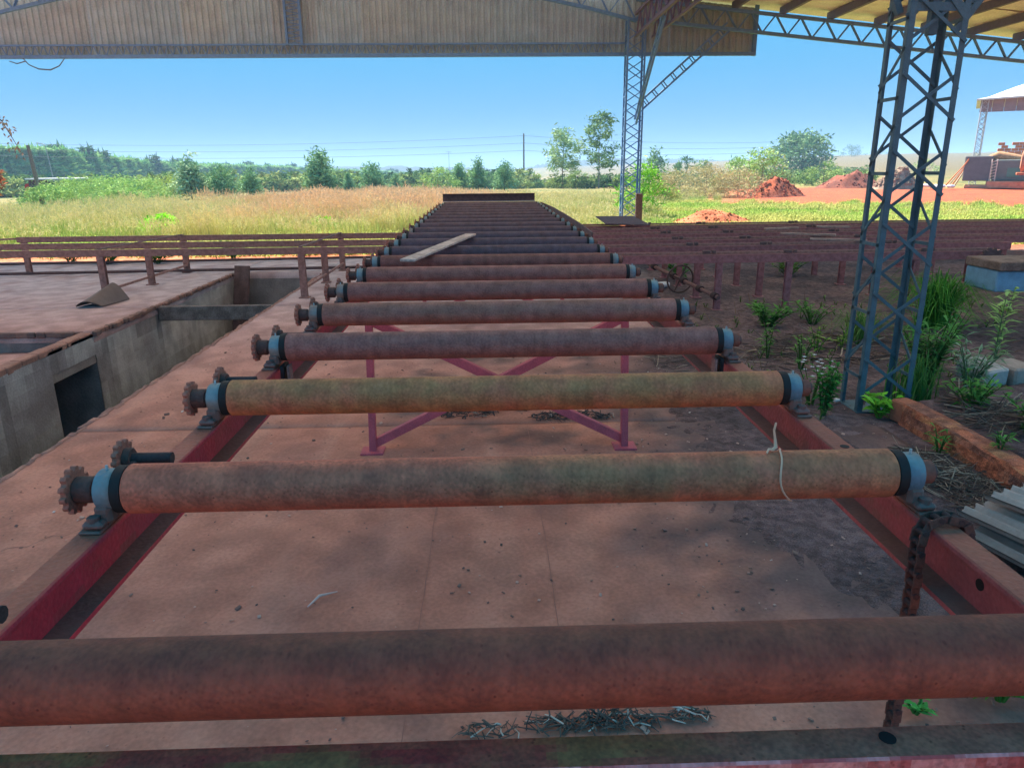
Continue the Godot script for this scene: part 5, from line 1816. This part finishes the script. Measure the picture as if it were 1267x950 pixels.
func weeds() -> void:
	var g0 := C(52, 100, 46)
	var g1 := C(108, 158, 76)
	var b0 := C(70, 128, 44)
	var b1 := C(142, 196, 70)
	weed("low bushy green weed on the soil in front of the nearest right deck posts", P(2.98, 0, 7.7), 0.30, 16, 14, 0.13, 0.04, 0.42, g0, g1, 1)
	weed("second low weed right of the bushy one, left of the near column", P(3.5, 0, 7.75), 0.28, 12, 12, 0.13, 0.022, 0.28, g0, g1, 2)
	weed("thin upright weed with few leaves between conveyor and near column", P(2.48, 0, 6.35), 0.36, 4, 11, 0.1, 0.03, 0.06, g0, C(130, 170, 90), 3)
	weed("pale sparse weed behind the small white flowers", P(2.62, 0, 5.95), 0.38, 6, 10, 0.09, 0.03, 0.14, g0, C(130, 170, 90), 4)
	weed("little yellow green weed nearest the column's left side on bare soil", P(3.0, 0, 6.5), 0.28, 4, 9, 0.09, 0.03, 0.12, b0, C(150, 176, 80), 5)
	weed("tiny sprig on bare soil just left of the near column, behind the others", P(3.26, 0, 6.55), 0.2, 3, 8, 0.07, 0.025, 0.05, b0, C(150, 176, 80), 6)
	weed("tall narrow fern like weed right beside the second right bearing", P(2.28, 0, 4.75), 0.46, 9, 26, 0.085, 0.03, 0.11, C(38, 92, 44), C(84, 146, 64), 7)
	weed("bright lime broadleaf plant at the foot of the near lattice column", P(2.66, 0, 4.72), 0.17, 12, 6, 0.12, 0.055, 0.14, C(84, 150, 44), C(150, 210, 70), 8)
	tuft("big fountain of tall green grass behind the near column", P(4.75, 0, 7.55), 520, 0.82, 0.95, 0.015, C(50, 110, 42), C(108, 168, 68), 9)
	tuft("spread of fine pale grass inside and behind the near column's foot", P(3.6, 0, 6.9), 220, 0.5, 0.5, 0.012, C(70, 118, 56), C(128, 160, 84), 10)
	weed("dense leafy bush right of the near column's foot", P(3.35, 0.03, 5.35), 0.62, 26, 18, 0.16, 0.028, 0.30, C(44, 98, 46), C(112, 166, 88), 11)
	tuft("fine upright grass hugging the right foot of the near column", P(3.06, 0, 5.0), 160, 0.48, 0.2, 0.012, C(66, 116, 54), C(118, 158, 82), 12)
	weed("grey green weed with drooping leaves in front of the leafy bush", P(3.42, 0.1, 4.95), 0.42, 12, 14, 0.14, 0.024, 0.2, C(92, 124, 92), C(150, 176, 140), 13)
	weed("tall single leafy stalk leaning right above the concrete chunk", P(4.05, 0.1, 5.6), 0.72, 2, 46, 0.15, 0.034, 0.16, C(92, 136, 96), C(168, 200, 116), 14, 0.9)
	weed("short dark weed on the raised bed behind the kerb, nearest the conveyor", P(3.16, 0.11, 4.5), 0.26, 12, 12, 0.11, 0.032, 0.2, g0, g1, 15)
	weed("low weed at the right edge on the raised bed above the roofing sheets", P(3.3, 0.11, 4.05), 0.24, 14, 12, 0.11, 0.036, 0.24, g0, g1, 16)
	weed("small weed sprouting from the top of the orange kerb", P(2.83, 0.13, 3.75), 0.12, 4, 7, 0.09, 0.02, 0.05, g0, g1, 17)
	weed("small weed growing at the foot of the orange kerb", P(2.66, 0, 4.02), 0.18, 5, 8, 0.10, 0.02, 0.05, g0, g1, 18)
	weed("fresh green leafy weed in the bottom right corner beyond the end beam", P(1.6, 0.02, 1.93), 0.19, 14, 9, 0.10, 0.032, 0.13, b0, C(130, 190, 80), 19)
	weed("tiny two leaved seedling beyond the end beam, left of the corner weed", P(1.29, 0.02, 1.88), 0.05, 5, 4, 0.06, 0.022, 0.05, C(60, 130, 56), C(110, 180, 90), 20)
	weed("green weed on the concrete under the left deck, left of its neighbours", P(-8.1, 0, 14.35), 0.34, 14, 12, 0.16, 0.05, 0.4, g0, g1, 21)
	weed("widest green weed on the concrete beyond the left deck posts", P(-7.3, 0, 14.2), 0.4, 18, 12, 0.17, 0.05, 0.5, g0, g1, 22)
	weed("low dark weed right of the widest weed beyond the left deck", P(-6.35, 0, 14.1), 0.24, 12, 10, 0.14, 0.05, 0.4, C(44, 80, 42), C(84, 128, 62), 23)
	weed("weed at the edge of the slab above the pit's far end", P(-5.05, 0, 14.5), 0.4, 12, 10, 0.16, 0.05, 0.2, C(40, 104, 60), C(80, 150, 80), 24)
	weed("weed in the shade under the right deck beyond the drive shaft", P(2.9, 0, 11.2), 0.3, 12, 10, 0.14, 0.05, 0.3, C(40, 88, 44), C(80, 134, 64), 25)
	weed("weed in the shade under the right deck, between its second pair of posts", P(4.7, 0, 11.4), 0.3, 12, 10, 0.14, 0.05, 0.35, C(60, 100, 48), C(110, 146, 72), 26)
	# small creeping sprigs, seedlings and dead stems between the weeds
	var low := MB.new()
	var rl := rng(404)
	for i in 520:
		var x := rl.randf_range(2.0, 6.4)
		var z := rl.randf_range(4.0, 9.2)
		if nz.get_noise_2d(x * 60, z * 60) < -0.05 or (x < 2.9 and z < 4.6):
			continue
		var y := 0.12 if x > 2.95 and z < 4.7 else 0.0
		if rl.randf() < 0.45:
			low.col = C(150, 124, 96).lerp(C(112, 90, 74), rl.randf())
			var d := Vector3(rl.randfn(), rl.randf() * 0.8, rl.randfn()).normalized() * rl.randf_range(0.06, 0.25)
			low.tube([P(x, y, z), P(x, y + 0.01, z) + d * 0.5, P(x, y, z) + d], [0.003, 0.0025, 0.001], 4)
		else:
			leafy(low, P(x, y, z), rl.randf_range(0.03, 0.12), 2, 4, rl.randf_range(0.03, 0.07), 0.018, 0.05, g0, C(140, 160, 92), rl, 0.3)
	var lo := part("ground_cover", low.mesh(), M.leaf, self)
	tag(lo, "small sprigs, seedlings and dead stems scattered over the dark soil at right", "ground cover")
	lo.set_meta("kind", "stuff")
	# white flowers by the second right bearing
	var fl := thing("white_flowers", "small bunch of white flowers just behind the second right bearing", "flowers", P(2.3, 0, 5.0))
	var m := MB.new()
	var rg := rng(99)
	leafy(m, Vector3.ZERO, 0.34, 9, 5, 0.06, 0.015, 0.16, g0, g1, rg)
	part("stems", m.mesh(), M.leaf, fl).set_meta("kind", "stuff")
	m = MB.new()
	m.col = C(226, 224, 226)
	for i in 17:
		var a := rg.randf() * TAU
		var p := Vector3(cos(a) * rg.randf() * 0.17, rg.randf_range(0.24, 0.38), sin(a) * 0.1)
		for k in 5:
			var b := k / 5.0 * TAU
			var d := Vector3(cos(b), 0.4, sin(b)).normalized()
			m.leaf(p, d, d.cross(Vector3.UP).normalized(), 0.02, 0.014, 0.1)
	part("blooms", m.mesh(), M.leaf, fl).set_meta("kind", "stuff")

func grass() -> void:
	var rg := rng(55)
	var white := Color.WHITE
	var m := MB.new()
	blades(m, 11, 1.0, 0.34, 0.022, white, Color(0.72, 0.72, 0.72), rg, 0.12, 3)
	var tall := m.mesh()
	# seeded stalks: thin stems with feathery heads
	m = MB.new()
	for i in 7:
		var a := rg.randf() * TAU
		var p := Vector3(rg.randfn() * 0.12, 0, rg.randfn() * 0.12)
		var q := p + Vector3(cos(a) * 0.22, rg.randf_range(0.75, 1.05), sin(a) * 0.22)
		m.col = Color(0.8, 0.8, 0.7)
		var sd := Vector3(-sin(a), 0, cos(a))
		m.tri(p - sd * 0.006, q, p + sd * 0.006)
		m.col = Color(1, 1, 1)
		for k in 7:
			var t := 0.72 + k * 0.045
			var d := Vector3(rg.randfn(), 1.2, rg.randfn()).normalized()
			var c := p.lerp(q, t)
			var s2 := d.cross(Vector3(rg.randfn(), 0, rg.randfn())).normalized()
			m.tri(c - s2 * 0.014, c + d * 0.13, c + s2 * 0.014)
	var seeded := m.mesh()
	m = MB.new()
	blades(m, 14, 1.0, 0.7, 0.05, white, Color(0.7, 0.7, 0.7), rg, 0.3, 2)
	var short := m.mesh()
	var pt := []
	var ct := PackedColorArray()
	var ps := []
	var cs := PackedColorArray()
	var psh := []
	var csh := PackedColorArray()
	var tries := 0
	while tries < 62000:
		tries += 1
		var d := rg.randf_range(-50, 50)
		var r := 16.0 + 74.0 * pow(rg.randf(), 1.25)
		var x := CX + sin(deg_to_rad(d)) * r
		var z := cos(deg_to_rad(d)) * r
		if z < 15.6 or in_yard(d, r) > 0.3 or (d < -13 and r > 41 + 2.0 * nz.get_noise_1d(d * 40)) or (d < 13 and r > 51 + 2.5 * nz.get_noise_1d(d * 50)) or r > 62:
			continue
		var n := nz.get_noise_2d(x * 9, z * 9)
		var k := nz.get_noise_2d(x * 30 + 70, z * 30)
		# how tall the meadow stands here: a mown strip by the shed, low grass on the right
		var meadow := ss(18.5, 24.0, r + n * 4.0) * (1.0 - ss(11.5, 14.5, d + k * 3.0) * (1.0 - ss(38, 42, r)))
		if d > 22 and r > 60:
			meadow *= 0.3
		var bas := Basis(Vector3.UP, rg.randf() * TAU)
		var at := Transform3D(Basis.IDENTITY, P(x, land(x, z) - 0.06, z))
		if meadow < 0.45 or rg.randf() > meadow:
			if rg.randf() < 0.12 + 0.25 * (1.0 - ss(15.5, 18, z)):
				continue
			var hh := rg.randf_range(0.10, 0.24) * (1.0 + 0.8 * maxf(0.0, n))
			at.basis = bas.scaled(Vector3(0.5, hh, 0.5) * Vector3(1, 1, 1))
			psh.append(at)
			csh.append(C(150, 182, 84).lerp(C(198, 196, 116), clampf(0.45 + n * 1.4 + k * 0.8, 0, 1)) * rg.randf_range(0.8, 1.1))
			continue
		var redness := ss(-23, -15, d + n * 6.0) * (1.0 - ss(-1.5, 3.5, d + n * 5.0)) * ss(20, 27, r + k * 4.0)
		var h2 := rg.randf_range(0.40, 0.72) * (0.9 + 0.6 * n) * (1.0 + 0.25 * redness) * (0.6 + 0.4 * meadow)
		h2 *= 1.0 - 0.35 * ss(36, 50, r)
		if d > 3:
			h2 *= 0.75
		at.basis = bas.scaled(Vector3(maxf(0.6, h2), h2, maxf(0.6, h2)))
		if rg.randf() < 0.30 + 0.45 * redness:
			ps.append(at)
			cs.append(C(208, 198, 146).lerp(C(216, 184, 150), clampf(redness * 1.2 + k * 0.6, 0, 1)) * rg.randf_range(0.85, 1.1))
		else:
			pt.append(at)
			ct.append(C(158, 186, 100).lerp(C(198, 194, 128), clampf(0.5 + n * 1.3 + k + redness * 0.3, 0, 1)) * rg.randf_range(0.8, 1.1))
	copies("tall_grass", "tall yellow green meadow grass beyond the shed", "grass", tall, M.grass, pt, ct)
	copies("seeding_grass", "feathery straw and pink seed heads standing over the meadow left of centre", "grass", seeded, M.grass, ps, cs)
	copies("short_grass", "short bright green grass along the shed and over the flat ground at right", "grass", short, M.grass, psh, csh)

# ---- trees and bushes beyond the meadow
func trees() -> void:
	var pine := [C(104, 144, 112), C(150, 184, 134)]
	var pale := [C(136, 166, 124), C(172, 192, 148)]
	var lime := [C(132, 168, 96), C(172, 196, 122)]
	var dry := [C(166, 160, 116), C(192, 174, 136)]
	var P3 := {"clumps": 80, "per": 26, "group": "pines beyond the meadow"}
	tree("pine_tree", "tall rounded pine standing behind the light green bushes at left, pale at its top", -21.26, 50, 2.78, 2.6, "pine", [C(116, 150, 118), C(184, 204, 170)], 101, P3)
	tree("pine_tree", "broad dark pine just right of the tall pale topped one at left", -19.21, 50, 2.17, 2.9, "pine", pine, 102, P3)
	tree("pine_tree", "lower ragged pine right of the broad dark one at left", -17.3, 52, 1.88, 2.3, "pine", pine, 103, P3)
	tree("pine_tree", "tall broad pine behind the thin white pole", -12.42, 53, 2.84, 3.4, "pine", [C(108, 146, 112), C(156, 188, 138)], 104, {"clumps": 100, "per": 28, "group": "pines beyond the meadow"})
	tree("pine_tree", "rounded pine standing alone left of the conveyor's far end", -8.64, 60, 2.32, 2.8, "pine", pine, 105, P3)
	tree("pine_tree", "small dark young pine between the two large pines left of centre", -10.4, 65, 1.34, 1.45, "pine", pine, 106, P3)
	tree("pine_tree", "little pine tuft just left of the conveyor's far end", -6.9, 65, 1.3, 1.45, "pine", pine, 111, P3)
	tree("pine_tree", "dark slim pine above the conveyor's far end, left of two others", -2.18, 62, 2.16, 1.95, "pine", pine, 107, P3)
	tree("pine_tree", "pointed pine above the conveyor's far end, middle of three", -0.72, 62, 2.33, 2.35, "pine", pine, 108, P3)
	tree("pine_tree", "wide pine left of the bare utility pole, right one of three", 1.28, 60, 2.11, 3.1, "pine", pine, 109, P3)
	tree("leafy_bush", "light green leafy bush left of the three pines above the conveyor's end", -3.77, 60, 1.79, 4.2, "bush", lime, 110, {"cat": "bush"})
	var eu := {"clumps": 54, "per": 26, "low": 0.3, "limbs": 14, "trunk": 0.07, "bark": C(176, 160, 146), "leaf": Vector2(0.34, 0.13), "group": "slender trees right of the utility pole"}
	tree("slender_tree", "slender pale leaved young tree right of the utility pole, shorter of two", 5.69, 72, 5.05, 3.7, "tall", pale, 112, eu)
	tree("slender_tree", "slender darker young tree left of the far column, taller of two", 8.41, 70, 6.15, 3.6, "tall", [C(84, 118, 78), C(138, 166, 112)], 113, eu)
	tree("leafy_bush", "green bush at the foot of the two slender trees", 6.9, 74, 1.45, 3.2, "bush", [C(104, 140, 74), C(156, 178, 110)], 114, {"cat": "bush"})
	tree("leafy_bush", "grey green shrub under the taller slender tree", 8.3, 76, 0.9, 3.0, "bush", [C(120, 140, 96), C(166, 176, 126)], 134, {"cat": "bush"})
	tree("leafy_tree", "pointed grey green tree just right of the far column", 12.56, 95, 3.7, 4.8, "pine", [C(96, 132, 92), C(140, 168, 116)], 115)
	tree("leafy_tree", "low rounded tree right of the far column, behind the dry brush", 14.84, 105, 3.1, 4.0, "bush", [C(84, 122, 78), C(130, 160, 104)], 116)
	tree("leafy_tree", "small pale tree behind the middle of the dry brush", 16.1, 112, 2.7, 3.4, "bush", [C(120, 152, 96), C(160, 180, 122)], 117)
	tree("sapling", "bright green broadleaf sapling growing behind the far column", 11.7, 27, 1.72, 1.9, "tall", [C(92, 156, 48), C(156, 206, 84)], 118, {"clumps": 60, "per": 18, "low": 0.05, "leaf": Vector2(0.17, 0.045), "trunk": 0.03, "limbs": 16})
	for q in [[13.9, 45, 1.35, 4.0, 1, "dry straw coloured brush right of the far column, left end of the thicket"], [16.3, 47, 1.75, 4.6, 2, "tallest clump of dry brush in the middle of the thicket right of the far column"], [18.6, 46, 1.5, 4.0, 3, "dry brush at the right end of the thicket, beside the dark red heap"], [12.6, 40, 0.75, 3.0, 4, "low green and straw brush in front of the far column's sapling"]]:
		var o := tree("dry_brush", q[5], q[0], q[1], q[2], q[3], "bush", dry if q[4] < 4 else [C(138, 156, 84), C(176, 168, 104)], 140 + q[4], {"cat": "brush", "clumps": 90, "per": 26, "leaf": Vector2(0.22, 0.03), "group": "dry brush thicket"})
	tree("leafy_tree", "light green broad leaved tree behind the dry brush, left of the big tree", 18.5, 64, 2.35, 4.2, "bush", lime, 119, {"clumps": 60})
	tree("leafy_tree", "light green tree with upright shoots directly left of the big round tree", 20.15, 62, 2.75, 3.6, "tall", lime, 120, {"clumps": 60, "low": 0.1})
	tree("big_tree", "big spreading grey green tree on the skyline, with gaps in its crown", 22.75, 140, 6.4, 10.5, "tall", [C(88, 122, 84), C(140, 166, 118)], 121, {"clumps": 74, "per": 34, "low": 0.25, "trunk": 0.28, "limbs": 16, "leaf": Vector2(0.62, 0.3)})
	tree("leafy_tree", "rounded dark tree at the left shoulder of the big spreading tree", 21.3, 136, 4.5, 7.4, "bush", [C(84, 122, 88), C(128, 160, 112)], 122)
	tree("leafy_bush", "rounded green bush just right of the big spreading tree", 24.27, 72, 2.0, 4.2, "bush", [C(112, 146, 84), C(162, 184, 112)], 123, {"cat": "bush"})
	tree("leafy_bush", "green bush on the far field seen through the near lattice column", 30.5, 125, 2.2, 4.6, "bush", lime, 124, {"cat": "bush"})
	for q in [[25.9, 420, 11.0, 14.0, 1, "far tree clump on the skyline right of the big tree"], [27.6, 460, 9.5, 9.0, 2, "small far tree on the skyline just left of the near column"]]:
		tree("skyline_tree", q[5], q[0], q[1], q[2], q[3], "bush", [C(84, 116, 84), C(120, 148, 108)], 150 + q[4])
	for q in [[-29.8, 45, 0.95, 3.4, 1, "leftmost light green bush, beside the leaning pole"], [-28.4, 48, 1.22, 4.6, 2, "light green bush in front of the roofed kiosk"], [-26.4, 51, 1.36, 5.0, 3, "tallest light green bush in the middle of the left row"], [-24.4, 49, 1.2, 4.6, 4, "light green bush right of the tallest one"], [-22.4, 53, 1.32, 4.4, 5, "rightmost light green bush in the left row, below the tall pine"], [-25.6, 45, 0.7, 3.0, 6, "low pale bush in front of the left row of bushes"]]:
		tree("leafy_bush", q[5], q[0], q[1], q[2], q[3], "bush", lime if q[4] != 5 else [C(132, 158, 80), C(178, 188, 108)], 160 + q[4], {"cat": "bush", "clumps": 100, "per": 26, "leaf": Vector2(0.16, 0.05), "group": "light green bushes at left"})
	tree("broadleaf_shrub", "vivid lime green shrub rising just behind the left log deck", -23.5, 23.2, 0.48, 1.35, "bush", [C(112, 190, 40), C(176, 232, 84)], 170, {"cat": "bush", "clumps": 50, "per": 14, "leaf": Vector2(0.11, 0.05)})
	tree("broadleaf_shrub", "low vivid green plant behind the right log deck, right of the near column", 32.4, 19.5, 0.3, 1.2, "bush", [C(112, 180, 44), C(166, 218, 80)], 171, {"cat": "bush", "clumps": 40, "per": 14, "leaf": Vector2(0.09, 0.045)})
	tree("broadleaf_shrub", "small lime sprig behind the left log deck near the conveyor", -12.5, 23.6, 0.12, 0.9, "bush", [C(122, 186, 50), C(176, 222, 84)], 172, {"cat": "bush", "clumps": 24, "per": 12, "leaf": Vector2(0.09, 0.045)})
	tree("dead_conifer", "rust orange dying conifer cut by the left edge", -33.1, 45, 2.75, 1.3, "tall", [C(172, 92, 60), C(206, 140, 92)], 173, {"low": 0.08})
	# branch hanging in from a tree outside the view at left
	var rg := rng(180)
	var o := thing("hanging_branch", "drooping leafy branch reaching in from the left edge against the sky", "branch", polar(-33.5, 26))
	var q0 := polar(-33.2, 26) + Vector3(0, 3.75, 0) - o.position
	var q1 := polar(-31.6, 26) + Vector3(0, 3.05, 0) - o.position
	var q2 := polar(-30.9, 26) + Vector3(0, 2.2, 0) - o.position
	var m := MB.new()
	m.col = C(96, 84, 84)
	var low := polar(-33.8, 26.5) - o.position
	m.tube([low + Vector3(0, -0.2, 0), low + Vector3(0.1, 2.2, 0), q0, q0.lerp(q1, 0.5) + Vector3(0, 0.07, 0), q1, q2], [0.09, 0.07, 0.03, 0.02, 0.015, 0.006], 6)
	part("stem", m.mesh(), M.bark, o)
	m = MB.new()
	for i in 130:
		var t := rg.randf()
		var p := q0.lerp(q1, t * 1.7) if t < 0.6 else q1.lerp(q2, (t - 0.6) * 2.5)
		p += Vector3(rg.randfn(), rg.randfn(), rg.randfn()) * 0.09
		var d := Vector3(rg.randfn() * 0.6, -0.7 + rg.randf() * 0.6, rg.randfn() * 0.6).normalized()
		m.col = C(120, 110, 104).lerp(C(150, 120, 96), rg.randf())
		m.leaf(p, d, d.cross(Vector3(0.3, 0.2, 1)).normalized(), 0.13, 0.05, 0.2)
	part("leaves", m.mesh(), M.leaf, o).set_meta("kind", "stuff")
